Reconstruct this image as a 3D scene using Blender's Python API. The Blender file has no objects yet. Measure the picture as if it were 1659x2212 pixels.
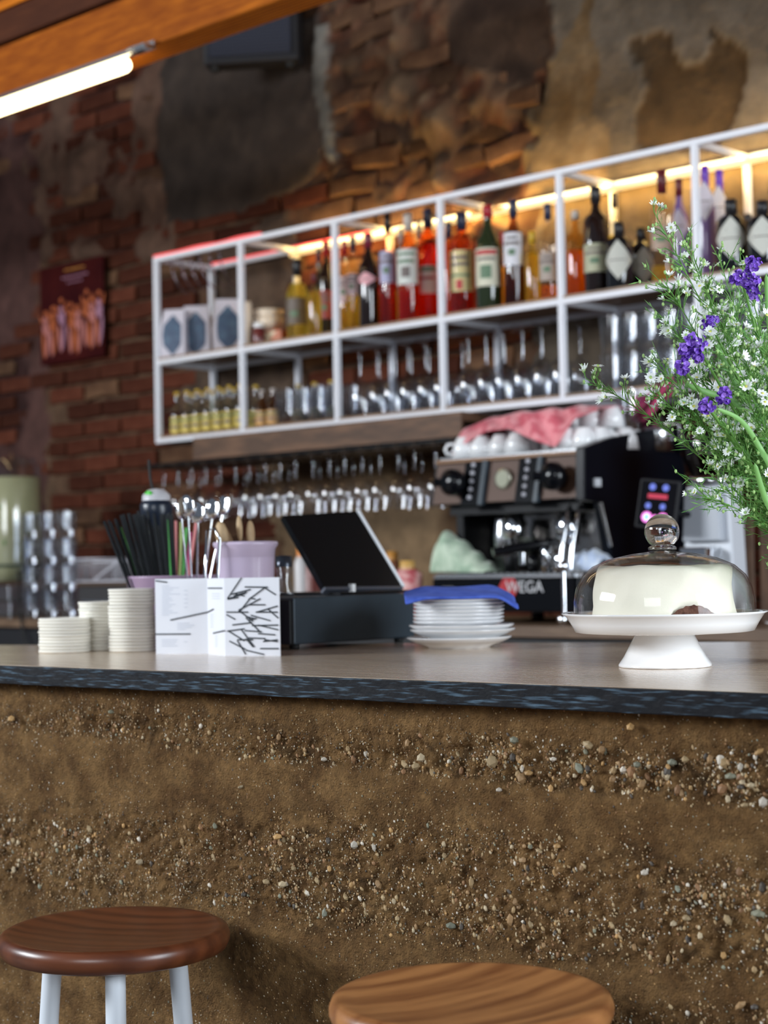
import bpy, math, random
import numpy as np
from mathutils import Vector, Matrix
random.seed(7); rng = np.random.default_rng(7)
SC = bpy.context.scene; COL = SC.collection
PI = math.pi

# ---------------------------------------------------------------- camera
CAM = np.array([5.0544, -4.0589, 1.263]); F = 3695.0
YAW, PITCH, ROLL = -.764, .031, -.019
cf = np.array([math.sin(YAW)*math.cos(PITCH), math.cos(YAW)*math.cos(PITCH), math.sin(PITCH)])
_r0 = np.array([math.cos(YAW), -math.sin(YAW), 0.]); _u0 = np.cross(_r0, cf)
cr = _r0*math.cos(ROLL)+_u0*math.sin(ROLL); cu = -_r0*math.sin(ROLL)+_u0*math.cos(ROLL)
def at(px, py, X=None, Y=None, Z=None, d=None):
    """world point behind a photo pixel, on a plane X, Y or Z = const or at depth d"""
    v = cf+cr*(px-829.5)/F-cu*(py-1106)/F
    if d is not None: t = d
    elif Y is not None: t = (Y-CAM[1])/v[1]
    elif Z is not None: t = (Z-CAM[2])/v[2]
    else: t = (X-CAM[0])/v[0]
    return CAM+v*t
def proj(P):
    d = np.asarray(P)-CAM; z = d@cf
    return 829.5+F*(d@cr)/z, 1106-F*(d@cu)/z, z
cd = bpy.data.cameras.new('camera'); cam = bpy.data.objects.new('camera', cd); COL.objects.link(cam)
cam.matrix_world = Matrix(((cr[0], cu[0], -cf[0], CAM[0]), (cr[1], cu[1], -cf[1], CAM[1]), (cr[2], cu[2], -cf[2], CAM[2]), (0, 0, 0, 1)))
cd.sensor_fit = 'HORIZONTAL'; cd.sensor_width = 36; cd.lens = 36*F/1659
cd.dof.use_dof = True; cd.dof.focus_distance = 2.5; cd.dof.aperture_fstop = 80.2/15.5
cd.clip_start = .05
SC.camera = cam

# ---------------------------------------------------------------- world, lights, exposure
SC.view_settings.view_transform = 'Standard'; SC.view_settings.look = 'None'
SC.view_settings.gamma = 1; SC.view_settings.use_curve_mapping = False
SC.view_settings.exposure = 0.0
SC.cycles.max_bounces = 10; SC.cycles.transparent_max_bounces = 40; SC.cycles.caustics_reflective = False
SC.cycles.caustics_refractive = False; SC.cycles.sample_clamp_indirect = 6
w = bpy.data.worlds.new('room light'); SC.world = w; w.use_nodes = True
w.node_tree.nodes['Background'].inputs[0].default_value = (.50, .58, .72, 1)
w.node_tree.nodes['Background'].inputs[1].default_value = .22
def area(name, loc, target, sx, sy, power, col):
    l = bpy.data.lights.new(name, 'AREA'); l.shape = 'RECTANGLE'; l.size = sx; l.size_y = sy; l.energy = power; l.color = col
    o = bpy.data.objects.new(name, l); COL.objects.link(o); o.location = loc
    o.rotation_euler = (Vector(target)-Vector(loc)).to_track_quat('-Z', 'Y').to_euler(); return o
area('window_light_side', (7.8, -1.6, 1.9), (3.0, -1.4, 1.2), 2.4, 2.2, 290, (.84, .92, 1))
area('window_light_front', (-1.2, -6.8, 3.3), (2.9, -2.4, .8), 2.8, 1.3, 430, (.90, .95, 1))
area('window_light_back', (5.8, -8.0, 2.9), (3.2, -2.4, 1.0), 2.4, 1.4, 110, (.90, .95, 1))

# ---------------------------------------------------------------- materials
MATS = {}
def pm(name, col, rough=.5, metal=0, emit=None, estr=0, spec=.5, coat=0, bump=None, var=None, trans=0, sheen=0, rand=0):
    """principled; bump=(scale, strength[, dist]); var=(scale, colour2[, contrast]); rand = brightness variation per object"""
    if name in MATS: return MATS[name]
    m = bpy.data.materials.new(name); m.use_nodes = True; nt = m.node_tree; b = nt.nodes['Principled BSDF']; L = nt.links.new
    b.inputs['Base Color'].default_value = (*col, 1); b.inputs['Roughness'].default_value = rough
    b.inputs['Metallic'].default_value = metal; b.inputs['Specular IOR Level'].default_value = spec
    b.inputs['Coat Weight'].default_value = coat; b.inputs['Transmission Weight'].default_value = trans
    b.inputs['Sheen Weight'].default_value = sheen
    if emit: b.inputs['Emission Color'].default_value = (*emit, 1); b.inputs['Emission Strength'].default_value = estr
    tc = nt.nodes.new('ShaderNodeTexCoord')
    src = None
    if var:
        n = nt.nodes.new('ShaderNodeTexNoise'); n.inputs['Scale'].default_value = var[0]; n.inputs['Detail'].default_value = 5
        r = nt.nodes.new('ShaderNodeValToRGB'); c = var[2] if len(var) > 2 else .18
        r.color_ramp.elements[0].position = .5-c; r.color_ramp.elements[1].position = .5+c
        r.color_ramp.elements[0].color = (*col, 1); r.color_ramp.elements[1].color = (*var[1], 1)
        L(tc.outputs['Object'], n.inputs['Vector']); L(n.outputs['Fac'], r.inputs[0]); src = r.outputs[0]; L(src, b.inputs['Base Color'])
    if rand:
        oi = nt.nodes.new('ShaderNodeObjectInfo'); mr = nt.nodes.new('ShaderNodeMapRange'); hs = nt.nodes.new('ShaderNodeHueSaturation')
        mr.inputs[3].default_value = 1-rand; mr.inputs[4].default_value = 1+rand
        L(oi.outputs['Random'], mr.inputs[0]); L(mr.outputs[0], hs.inputs['Value'])
        if src: L(src, hs.inputs['Color'])
        else: hs.inputs['Color'].default_value = (*col, 1)
        L(hs.outputs[0], b.inputs['Base Color'])
    if bump:
        n = nt.nodes.new('ShaderNodeTexNoise'); n.inputs['Scale'].default_value = bump[0]; n.inputs['Detail'].default_value = 6
        bp = nt.nodes.new('ShaderNodeBump'); bp.inputs['Strength'].default_value = bump[1]; bp.inputs['Distance'].default_value = bump[2] if len(bump) > 2 else .01
        L(tc.outputs['Object'], n.inputs['Vector']); L(n.outputs['Fac'], bp.inputs['Height']); L(bp.outputs[0], b.inputs['Normal'])
    MATS[name] = m; return m
def glass(name, tint=(.93, .95, .96), amt=.55, base=.05, rough=.03):
    """thin blown glass: tinted see-through with reflections that grow towards the edge"""
    if name in MATS: return MATS[name]
    m = bpy.data.materials.new(name); m.use_nodes = True; nt = m.node_tree; L = nt.links.new
    nt.nodes.remove(nt.nodes['Principled BSDF']); out = nt.nodes['Material Output']
    t = nt.nodes.new('ShaderNodeBsdfTransparent'); t.inputs[0].default_value = (*tint, 1)
    g = nt.nodes.new('ShaderNodeBsdfGlossy'); g.inputs['Roughness'].default_value = rough
    lw = nt.nodes.new('ShaderNodeLayerWeight'); lw.inputs[0].default_value = .5
    p = nt.nodes.new('ShaderNodeMath'); p.operation = 'POWER'; p.inputs[1].default_value = 3
    q = nt.nodes.new('ShaderNodeMath'); q.operation = 'MULTIPLY_ADD'; q.inputs[1].default_value = amt; q.inputs[2].default_value = base
    mx = nt.nodes.new('ShaderNodeMixShader')
    L(lw.outputs['Facing'], p.inputs[0]); L(p.outputs[0], q.inputs[0]); L(q.outputs[0], mx.inputs[0])
    L(t.outputs[0], mx.inputs[1]); L(g.outputs[0], mx.inputs[2]); L(mx.outputs[0], out.inputs['Surface'])
    MATS[name] = m; return m
def drink(name, col):
    """coloured drink: clear, with a little scattering so that it glows when lit from behind"""
    if name in MATS: return MATS[name]
    m = glass(name, tuple(c**.5 for c in col), .15, .02); nt = m.node_tree; L = nt.links.new
    out = nt.nodes['Material Output']; mx0 = out.inputs['Surface'].links[0].from_node
    tl = nt.nodes.new('ShaderNodeBsdfTranslucent'); tl.inputs[0].default_value = (*[min(1, c*1.0) for c in col], 1)
    mx = nt.nodes.new('ShaderNodeMixShader'); mx.inputs[0].default_value = .5
    L(mx0.outputs[0], mx.inputs[1]); L(tl.outputs[0], mx.inputs[2]); L(mx.outputs[0], out.inputs['Surface'])
    return m
def wood(name, c1, c2, scale=(2, 14, 14), rough=.4, rings=3.0, coat=0, dist=6, bump=.15, wavy=.45):
    if name in MATS: return MATS[name]
    m = bpy.data.materials.new(name); m.use_nodes = True; nt = m.node_tree; b = nt.nodes['Principled BSDF']; L = nt.links.new
    tc = nt.nodes.new('ShaderNodeTexCoord'); mp = nt.nodes.new('ShaderNodeMapping'); mp.inputs['Scale'].default_value = scale
    wv = nt.nodes.new('ShaderNodeTexWave'); wv.bands_direction = 'Y'; wv.inputs['Scale'].default_value = rings; wv.inputs['Distortion'].default_value = dist
    wv.inputs['Detail'].default_value = 3; wv.inputs['Detail Scale'].default_value = 1.2
    nz = nt.nodes.new('ShaderNodeTexNoise'); nz.inputs['Scale'].default_value = 6; nz.inputs['Detail'].default_value = 8
    mx = nt.nodes.new('ShaderNodeMix'); mx.data_type = 'FLOAT'; mx.inputs[0].default_value = wavy
    nz.inputs['Roughness'].default_value = .65
    r = nt.nodes.new('ShaderNodeValToRGB'); r.color_ramp.elements[0].color = (*c1, 1); r.color_ramp.elements[1].color = (*c2, 1)
    r.color_ramp.elements[0].position = .22; r.color_ramp.elements[1].position = .78
    L(tc.outputs['Object'], mp.inputs[0]); L(mp.outputs[0], wv.inputs[0]); L(mp.outputs[0], nz.inputs[0])
    L(wv.outputs['Fac'], mx.inputs[3]); L(nz.outputs['Fac'], mx.inputs[2]); L(mx.outputs[0], r.inputs[0]); L(r.outputs[0], b.inputs['Base Color'])
    bp = nt.nodes.new('ShaderNodeBump'); bp.inputs['Strength'].default_value = bump; bp.inputs['Distance'].default_value = .002
    L(mx.outputs[0], bp.inputs['Height']); L(bp.outputs[0], b.inputs['Normal'])
    b.inputs['Roughness'].default_value = rough; b.inputs['Coat Weight'].default_value = coat; b.inputs['Coat Roughness'].default_value = .25
    MATS[name] = m; return m
def vcmat(name, rough=.9, bump=(60, .5, .006), mottle=.3):
    """material whose albedo is the mesh's own colour attribute, broken up by noise"""
    m = bpy.data.materials.new(name); m.use_nodes = True; nt = m.node_tree; b = nt.nodes['Principled BSDF']; L = nt.links.new
    at_ = nt.nodes.new('ShaderNodeAttribute'); at_.attribute_name = 'tint'; tc = nt.nodes.new('ShaderNodeTexCoord')
    n = nt.nodes.new('ShaderNodeTexNoise'); n.inputs['Scale'].default_value = bump[0]*.35; n.inputs['Detail'].default_value = 8
    mr = nt.nodes.new('ShaderNodeMapRange'); mr.inputs[1].default_value = .25; mr.inputs[2].default_value = .75
    mr.inputs[3].default_value = 1-mottle; mr.inputs[4].default_value = 1+mottle
    hs = nt.nodes.new('ShaderNodeHueSaturation'); L(tc.outputs['Object'], n.inputs[0]); L(n.outputs['Fac'], mr.inputs[0]); L(mr.outputs[0], hs.inputs['Value'])
    L(at_.outputs['Color'], hs.inputs['Color']); L(hs.outputs[0], b.inputs['Base Color'])
    n2 = nt.nodes.new('ShaderNodeTexNoise'); n2.inputs['Scale'].default_value = bump[0]; n2.inputs['Detail'].default_value = 8
    bp = nt.nodes.new('ShaderNodeBump'); bp.inputs['Strength'].default_value = bump[1]; bp.inputs['Distance'].default_value = bump[2]
    L(tc.outputs['Object'], n2.inputs[0]); L(n2.outputs['Fac'], bp.inputs['Height']); L(bp.outputs[0], b.inputs['Normal'])
    b.inputs['Roughness'].default_value = rough; b.inputs['Specular IOR Level'].default_value = .25
    return m

ORD = ['first', 'second', 'third', 'fourth', 'fifth', 'sixth', 'seventh', 'eighth', 'ninth', 'tenth', 'eleventh', 'twelfth', 'thirteenth', 'fourteenth', 'fifteenth', 'sixteenth', 'seventeenth', 'eighteenth', 'nineteenth', 'twentieth']; ORD += ['twenty-'+o for o in ORD[:9]]+['thirtieth']
M_steel = pm('brushed steel', (.55, .56, .58), .22, 1)
M_chrome = pm('chrome', (.8, .82, .85), .08, 1)
M_black = pm('black plastic', (.004, .0045, .006), .4, spec=.25)
M_blackgloss = pm('gloss black', (.003, .0035, .005), .15, spec=.3)
M_white = pm('white glaze', (.86, .87, .88), .12, coat=.5)
M_frame = pm('white powder coat', (.72, .73, .78), .45)
M_paper = pm('white paper', (.80, .83, .90), .8)
M_glass = glass('clear glass', (.93, .94, .96), .85, .10)
M_glass_thick = glass('pressed glass', (.88, .90, .93), .8, .11, .08)
M_rubber = pm('black rubber', (.01, .01, .01), .7)

# ---------------------------------------------------------------- object helpers
def tag(o, label=None, cat=None, group=None, kind=None):
    if label: o['label'] = label
    if cat: o['category'] = cat
    if group: o['group'] = group
    if kind: o['kind'] = kind
    return o
def thing(name, label, cat, loc=(0, 0, 0), rz=0, group=None):
    o = bpy.data.objects.new(name, None); COL.objects.link(o); o.location = Vector(loc); o.rotation_euler = (0, 0, rz)
    o.empty_display_size = .05
    return tag(o, label, cat, group)
class MB:
    def __init__(s): s.v = []; s.f = []; s.mi = []; s.sm = []
    def add(s, vs, fs, mi=0, sm=False):
        n = len(s.v); s.v += [tuple(map(float, p)) for p in vs]; s.f += [tuple(n+i for i in f) for f in fs]
        s.mi += [mi]*len(fs); s.sm += [sm]*len(fs); return s
    def box(s, x0, x1, y0, y1, z0, z1, mi=0, M=None):
        vs = [Vector((x, y, z)) for z in (z0, z1) for y in (y0, y1) for x in (x0, x1)]
        if M is not None: vs = [M @ v for v in vs]
        return s.add(vs, [(0, 2, 3, 1), (4, 5, 7, 6), (0, 1, 5, 4), (2, 6, 7, 3), (0, 4, 6, 2), (1, 3, 7, 5)], mi)
    def prism(s, pts, axis, a, b, mi=0):
        """pts: 2-D outline in the plane across `axis` ('x': (y,z), 'y': (x,z), 'z': (x,y))"""
        def P(p, t): return {'x': (t, p[0], p[1]), 'y': (p[0], t, p[1]), 'z': (p[0], p[1], t)}[axis]
        n = len(pts); vs = [P(p, a) for p in pts]+[P(p, b) for p in pts]
        fs = [tuple(range(n))[::-1], tuple(range(n, 2*n))]+[(i, (i+1) % n, n+(i+1) % n, n+i) for i in range(n)]
        return s.add(vs, fs, mi)
    def lathe(s, prof, seg=24, c=(0, 0, 0), mi=0, sm=True, M=None, a0=0, a1=2*PI, close=True):
        n = len(prof); vs = []; full = abs(a1-a0-2*PI) < 1e-6; k = seg if full else seg+1
        for i in range(k):
            a = a0+(a1-a0)*i/seg
            for r, z in prof: vs.append(Vector((c[0]+r*math.cos(a), c[1]+r*math.sin(a), c[2]+z)))
        if M is not None: vs = [M @ v for v in vs]
        fs = []
        for i in range(seg):
            j = (i+1) % k
            for q in range(n-1): fs.append((i*n+q, j*n+q, j*n+q+1, i*n+q+1))
        return s.add(vs, fs, mi, sm)
    def tube(s, pts, r, seg=8, mi=0, sm=True, cap=True):
        pts = [Vector(p) for p in pts]; rr = r if isinstance(r, (list, tuple)) else [r]*len(pts); vs = []
        up = None
        for i, p in enumerate(pts):
            t = (pts[min(i+1, len(pts)-1)]-pts[max(i-1, 0)]).normalized()
            if up is None: up = t.orthogonal().normalized()
            up = (up-t*up.dot(t)); up = up.normalized() if up.length > 1e-6 else t.orthogonal().normalized()
            bi = t.cross(up)
            for k in range(seg): a = 2*PI*k/seg; vs.append(p+(up*math.cos(a)+bi*math.sin(a))*rr[i])
        fs = [(i*seg+k, i*seg+(k+1) % seg, (i+1)*seg+(k+1) % seg, (i+1)*seg+k) for i in range(len(pts)-1) for k in range(seg)]
        s.add(vs, fs, mi, sm)
        if cap:
            n = len(pts); s.add(vs[:seg], [tuple(range(seg))[::-1]], mi); s.add(vs[(n-1)*seg:], [tuple(range(seg))], mi)
        return s
    def ball(s, c, r, seg=12, rings=8, mi=0, sc=(1, 1, 1), M=None):
        prof = [(r*math.sin(PI*i/rings), -r*math.cos(PI*i/rings)) for i in range(rings+1)]
        T = Matrix.Translation(Vector(c)) @ Matrix.Diagonal((*sc, 1))
        if M is not None: T = M @ T
        return s.lathe(prof, seg, mi=mi, M=T)
    def mesh(s, name, mats):
        me = bpy.data.meshes.new(name); me.from_pydata(s.v, [], s.f)
        for m in (mats if isinstance(mats, (list, tuple)) else [mats]): me.materials.append(m)
        me.polygons.foreach_set('material_index', s.mi); me.polygons.foreach_set('use_smooth', s.sm); me.update(); return me
    def build(s, name, mats, parent=None, bevel=0):
        o = bpy.data.objects.new(name, s.mesh(name, mats)); COL.objects.link(o)
        if parent is not None: o.parent = parent
        if bevel:
            b = o.modifiers.new('bevel', 'BEVEL'); b.width = bevel; b.segments = 2; b.limit_method = 'ANGLE'
        return o
def copy_tree(o, parent=None):
    c = o.copy(); COL.objects.link(c)
    c.parent = parent
    for ch in list(o.children): copy_tree(ch, c)
    return c
def relabel(o, label, group=None):
    o['label'] = label
    if group: o['group'] = group
    return o
# numpy value noise -------------------------------------------------
def _h(ix, iy, s):
    n = (ix.astype(np.int64)*374761393+iy.astype(np.int64)*668265263+s*982451653) & 0x7fffffff
    n = ((n ^ (n >> 13))*1274126177) & 0x7fffffff
    return ((n ^ (n >> 16)) & 0xffff)/65535.
def vnoise(x, y, s=0):
    x = np.asarray(x, float); y = np.asarray(y, float)
    ix = np.floor(x); iy = np.floor(y); fx = x-ix; fy = y-iy; fx = fx*fx*(3-2*fx); fy = fy*fy*(3-2*fy)
    a = _h(ix, iy, s); b = _h(ix+1, iy, s); c = _h(ix, iy+1, s); d = _h(ix+1, iy+1, s)
    return (a*(1-fx)+b*fx)*(1-fy)+(c*(1-fx)+d*fx)*fy
def fbm(x, y, o=4, s=0):
    t = 0; a = .5
    for i in range(o): t = t+a*vnoise(np.asarray(x)*2**i, np.asarray(y)*2**i, s+i*17); a *= .5
    return t/(1-.5**o)
def inpoly(x, y, poly):
    r = np.zeros(np.shape(x), bool); n = len(poly)
    for i in range(n):
        x0, y0 = poly[i]; x1, y1 = poly[(i+1) % n]
        if y0 == y1: continue
        c = ((y0 > y) != (y1 > y)) & (x < (x1-x0)*(y-y0)/(y1-y0)+x0); r ^= c
    return r
def grid_object(name, xs, zs, Pfun, cols, mat, parent=None):
    pass

# ================================================================ STRUCTURE
WY = .30
def S(o): return tag(o, kind='structure')
S(MB().box(-4, 8.2, -8.6, .6, -.06, 0).build('floor', pm('dark floor', (.10, .085, .07), .6, var=(3, (.14, .12, .10)))))
S(MB().box(-4, 8.2, -3.2, .6, 4.02, 4.1).build('ceiling', wood('dark ceiling boards', (.05, .018, .007), (.11, .04, .015), (1, 5, 5), .8)))

# --- the brick and plaster wall: one relief sheet (mortar, plaster, smears) and the bricks as its children
xs = np.arange(-2.2, 3.3, .016); zs = np.concatenate([np.arange(0, .9, .15), np.arange(.9, 4.02, .016)])
GX, GZ = np.meshgrid(xs, zs)
def wall_fields(X, Z):
    P = np.stack([X, np.full_like(X, WY), Z], -1); d = P-CAM; z = d@cf
    px = 829.5+F*(d@cr)/z; py = 1106-F*(d@cu)/z
    wx = (fbm(X*7, Z*7, 4, 3)-.5)*90; wy = (fbm(X*7+31, Z*7, 4, 5)-.5)*90
    qx, qy = px+wx, py+wy
    A = inpoly(px+wx*.35, py+wy*.35, [(352, 165), (440, 40), (690, 40), (692, 90), (702, 220), (712, 300), (700, 350), (660, 400), (560, 450), (480, 468), (362, 485), (352, 350)])
    B = inpoly(qx, qy, [(1190, -400), (2400, -400), (2400, 900), (1200, 900), (1140, 560), (1165, 400), (1195, 250)])
    Bt = inpoly(qx, qy, [(1160, 200), (1300, -50), (1310, 400), (1150, 420)])
    C = inpoly(qx, qy, [(960, -50), (1190, -50), (1185, 160), (1080, 190), (975, 130)])
    Dm = inpoly(qx, qy, [(1375, 95), (1450, 80), (1475, 150), (1530, 160), (1545, 90), (1620, 130), (1610, 240), (1560, 300), (1380, 330), (1385, 200)])
    E = inpoly(qx, qy, [(560, 970), (960, 930), (1300, 900), (1300, 1300), (620, 1300), (600, 1100)])
    G = inpoly(qx, qy, [(480, 500), (640, 470), (640, 940), (380, 940), (470, 640)])
    Hh = inpoly(qx, qy, [(-300, 240), (60, 240), (100, 500), (90, 900), (110, 1200), (-300, 1300)])
    K = inpoly(px+wx*.5, py+wy*.5, [(690, 60), (712, 60), (722, 230), (728, 330), (712, 360), (712, 300), (700, 220)])
    rough = (px > 690) & (px < 1220) & (py < 520) & ~C
    streak = inpoly(px+wx*.5, py+wy*.5, [(100, 800), (112, 800), (108, 1180), (92, 1180)])
    return px, py, A, B, Bt, C, Dm, E, G, Hh, K, rough, streak
px, py, A, B, Bt, C, Dm, E, G, Hh, K, rough, streak = wall_fields(GX, GZ)
n1 = fbm(GX*3, GZ*3, 5, 11); n2 = fbm(GX*14, GZ*14, 4, 21); n3 = fbm(GX*5+9, GZ*5, 4, 41)
hgt = -.012+(n2-.5)*.012
hgt = np.where(rough, -.010+np.clip(n3-.40, -.1, 1)*.20+(n2-.5)*.05, hgt)
leftrag = (px < 380) & (py < 560)
hgt = np.where(leftrag, -.014+np.clip(n3-.42, 0, 1)*.16+(n2-.5)*.02, hgt)
hgt = np.where(Hh, np.where(n3 > .46, .006, -.012)+(n2-.5)*.01, hgt)
for m_, h_, k_ in ((A, .016, .003), (B, .018, .006), (C, .010, .010), (E, .012, .010), (G, .008, .006), (K, .022, .01)):
    hgt = np.where(m_, h_+(n2-.5)*k_+(n1-.5)*.01, hgt)
hgt = np.where(B & Dm, hgt-.010, hgt)
def c3(*c): return np.array(c)
col = np.zeros(GX.shape+(3,)); col[:] = c3(.135, .075, .045)
mixn = lambda a, b, t: a*(1-t[..., None])+b*t[..., None]
t1 = np.clip((n1-.3)*2.2, 0, 1); t2 = np.clip((n2-.3)*2.2, 0, 1); t3 = np.clip((n3-.38)*4, 0, 1)
col = mixn(c3(.12, .06, .035), c3(.19, .115, .07), t2)
n4 = fbm(GX*9, GZ*12, 4, 77); t4 = np.clip((n4-.42)*6, 0, 1)
col = np.where(rough[..., None], mixn(mixn(c3(.075, .040, .026), c3(.13, .045, .022), t4), c3(.27, .19, .12), t3*t2), col)
col = np.where(leftrag[..., None], mixn(c3(.10, .04, .03), c3(.20, .12, .085), t3), col)
col = np.where(Hh[..., None], mixn(c3(.055, .022, .02), c3(.15, .075, .065), t3), col)
col = np.where(A[..., None], mixn(c3(.072, .056, .048), c3(.125, .095, .075), t1*t2), col)
col = np.where(B[..., None], mixn(c3(.125, .098, .070), c3(.26, .225, .18), t1), col)
col = np.where(Bt[..., None], mixn(c3(.19, .125, .06), c3(.33, .245, .145), t2), col)
col = np.where((B & Dm)[..., None], mixn(c3(.075, .046, .022), c3(.12, .08, .042), t1), col)
col = np.where(C[..., None], mixn(c3(.045, .026, .018), c3(.11, .07, .048), t3), col)
col = np.where(E[..., None], mixn(c3(.11, .06, .03), c3(.32, .225, .13), t3), col)
col = np.where(G[..., None], mixn(c3(.09, .062, .045), c3(.17, .12, .085), t2), col)
col = np.where(K[..., None], mixn(c3(.17, .17, .16), c3(.29, .29, .27), t2), col)
col = np.where(streak[..., None], c3(.19, .12, .075), col)
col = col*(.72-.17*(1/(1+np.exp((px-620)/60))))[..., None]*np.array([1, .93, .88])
nz_, nx_ = GX.shape
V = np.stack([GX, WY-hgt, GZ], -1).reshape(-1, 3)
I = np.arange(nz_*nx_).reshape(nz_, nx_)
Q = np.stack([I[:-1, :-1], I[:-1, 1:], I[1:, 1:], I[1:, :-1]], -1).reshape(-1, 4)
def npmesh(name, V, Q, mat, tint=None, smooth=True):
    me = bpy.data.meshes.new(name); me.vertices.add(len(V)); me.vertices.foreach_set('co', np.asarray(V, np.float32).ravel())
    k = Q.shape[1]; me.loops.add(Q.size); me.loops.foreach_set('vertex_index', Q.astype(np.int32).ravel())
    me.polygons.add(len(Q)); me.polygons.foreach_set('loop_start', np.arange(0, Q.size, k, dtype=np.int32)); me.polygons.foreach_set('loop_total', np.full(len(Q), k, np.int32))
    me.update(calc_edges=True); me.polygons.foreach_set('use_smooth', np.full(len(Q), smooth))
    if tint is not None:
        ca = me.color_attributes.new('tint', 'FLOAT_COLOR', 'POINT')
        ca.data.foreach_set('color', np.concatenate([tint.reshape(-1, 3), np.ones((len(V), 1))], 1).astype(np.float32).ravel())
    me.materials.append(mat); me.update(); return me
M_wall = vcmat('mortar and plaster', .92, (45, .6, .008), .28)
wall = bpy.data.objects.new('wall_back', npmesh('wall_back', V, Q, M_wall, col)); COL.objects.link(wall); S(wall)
wb = MB().box(-4, 8.2, WY+.04, WY+.25, 0, 4.02).build('wall_core', pm('plain plaster', (.14, .11, .08), .9), wall)
M_brick = pm('old red brick', (.052, .013, .007), .9, var=(14, (.098, .031, .017), .25), bump=(70, .5, .004), rand=.45, spec=.1)
M_brick2 = pm('brown stone brick', (.045, .017, .009), .9, var=(9, (.18, .095, .05), .22), bump=(50, .7, .006), rand=.45, spec=.2)
def brick_mesh(j, L, Hb, mat, name):
    m = MB(); c = .006
    def q(a): return a+random.uniform(-j, j)
    ring = lambda x, z, y: [(q(-x), y, q(-z)), (q(0), y-j*.4, q(-z)), (q(x), y, q(-z)), (q(x), y, q(z)), (q(0), y-j*.4, q(z)), (q(-x), y, q(z))]
    vs = ring(L/2, Hb/2, .04)+ring(L/2, Hb/2, c)+ring(L/2-c, Hb/2-c, 0)
    fs = [(a+6*k, (a+1) % 6+6*k, (a+1) % 6+6*k+6, a+6*k+6) for k in (0, 1) for a in range(6)]+[(12, 13, 16, 17), (13, 14, 15, 16)]
    return m.add(vs, fs).mesh(name, mat)
bv = [brick_mesh(.003, .238, .062, M_brick, 'brick') for _ in range(5)]; bv2 = [brick_mesh(.009, .225, .062, M_brick2, 'brick') for _ in range(5)]
cand = []
for row in range(14, 53):
    z = row*.0765+.03
    if z > 3.98: continue
    for k in range(-10, 14):
        x = k*.25+(.125 if row % 2 else 0)+random.uniform(-.006, .006)
        if x < -2.1 or x > 3.2: continue
        qx = np.array([x, x-.1, x+.1, x-.1, x+.1]); qz = np.array([z, z-.025, z-.025, z+.025, z+.025])
        w_ = wall_fields(qx, qz); pl = w_[2] | w_[3] | w_[5] | w_[7] | w_[8] | w_[10]
        if pl.sum() >= 3: continue
        if w_[9][0] and fbm(x*5+9, z*5, 4, 41) > .5: continue
        u, v = w_[0][0], w_[1][0]; zc = float((np.array([x, WY, z])-CAM)@cf)
        vis = -20 < u < 1680 and -20 < v < 1300 and not (u < 1300 and v > 1270)
        # hidden behind the beams
        if v < 205-.375*u: vis = False
        cand.append((0 if vis else 1, zc, x, z, bool(w_[11][0])))
cand.sort()
stuff = MB()
for i, (nv, zc, x, z, rg) in enumerate(cand):
    if rg and random.random() < .16: continue
    me = random.choice(bv2 if rg or random.random() < .08 else bv)
    y = WY+random.uniform(-.020, .008) if rg else WY-random.uniform(.003, .012)
    Mx = Matrix.Translation((x, y, z)) @ Matrix.Rotation(random.uniform(-.02, .02)*(5 if rg else 1), 4, 'Y')
    if i < 299 and not nv:
        o = bpy.data.objects.new('brick', me); COL.objects.link(o); o.parent = wall; o.matrix_local = Mx
    else:
        n = len(stuff.v); stuff.add([Mx @ v.co for v in me.vertices], [tuple(p.vertices) for p in me.polygons])
tag(stuff.build('brick_courses', M_brick, wall), kind='stuff')

# ================================================================ BEAMS AND TUBE LIGHT
M_beam = wood('orange pine', (.24, .055, .004), (.72, .21, .014), (1.2, 9, 9), .75, 2.2, dist=3)
M_beamd = wood('dark red timber', (.06, .018, .008), (.13, .04, .015), (1.2, 9, 9), .7, 2.2, dist=3)
for m_ in (M_beam, M_beamd): m_.node_tree.nodes['Principled BSDF'].inputs['Specular IOR Level'].default_value = .12
p0 = at(0, 205, Z=2.75); by = (p0[1]+at(330, 107, Z=2.75)[1])/2
t = thing('ceiling_beam', 'orange pine ceiling beam with a tube lamp under its face', 'beam', (1.2, by, 2.75))
MB().box(-3.2, 6, 0, .11, 0, .165).build('timber', M_beam, t, .004)
q0 = at(0, 92, Z=2.99)
t = thing('ceiling_joist', 'dark red timber joist behind the orange beam', 'beam', (1.2, q0[1], 2.99))
MB().box(-3.2, 6, 0, .14, 0, .10).build('timber', M_beamd, t, .004)
MB().box(-3.2, 6, -.01, .16, .10, .13).build('top_board', M_beam, t)
# tube
e1 = at(276, 138, Y=by-.03); zt = e1[2]
M_tube = pm('lit diffuser', (.9, .85, .7), .5, emit=(1, .78, .42), estr=7.5)
t = thing('tube_lamp', 'lit warm white tube lamp under the orange beam', 'lamp', (e1[0], by-.03, zt))
prof = [(.0001, 0), (.010, .001), (.018, .006), (.0215, .016), (.022, .03), (.022, 1.45)]
MB().lathe(prof, 20, M=Matrix.Rotation(-PI/2, 4, 'Y')).build('diffuser', M_tube, t)
f_ = MB().box(-1.45, .10, -.014, .014, .022, .030)
f_.box(.02, .10, -.02, .02, .028, .036).build('mounting_rail', M_steel, t, .001)
MB().box(.045, .07, -.009, .009, .0215, .0225).build('screw_slot', M_black, t)
MB().box(-1.45, .10, .016, .022, .026, .050).build('bracket', M_steel, t)

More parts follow.
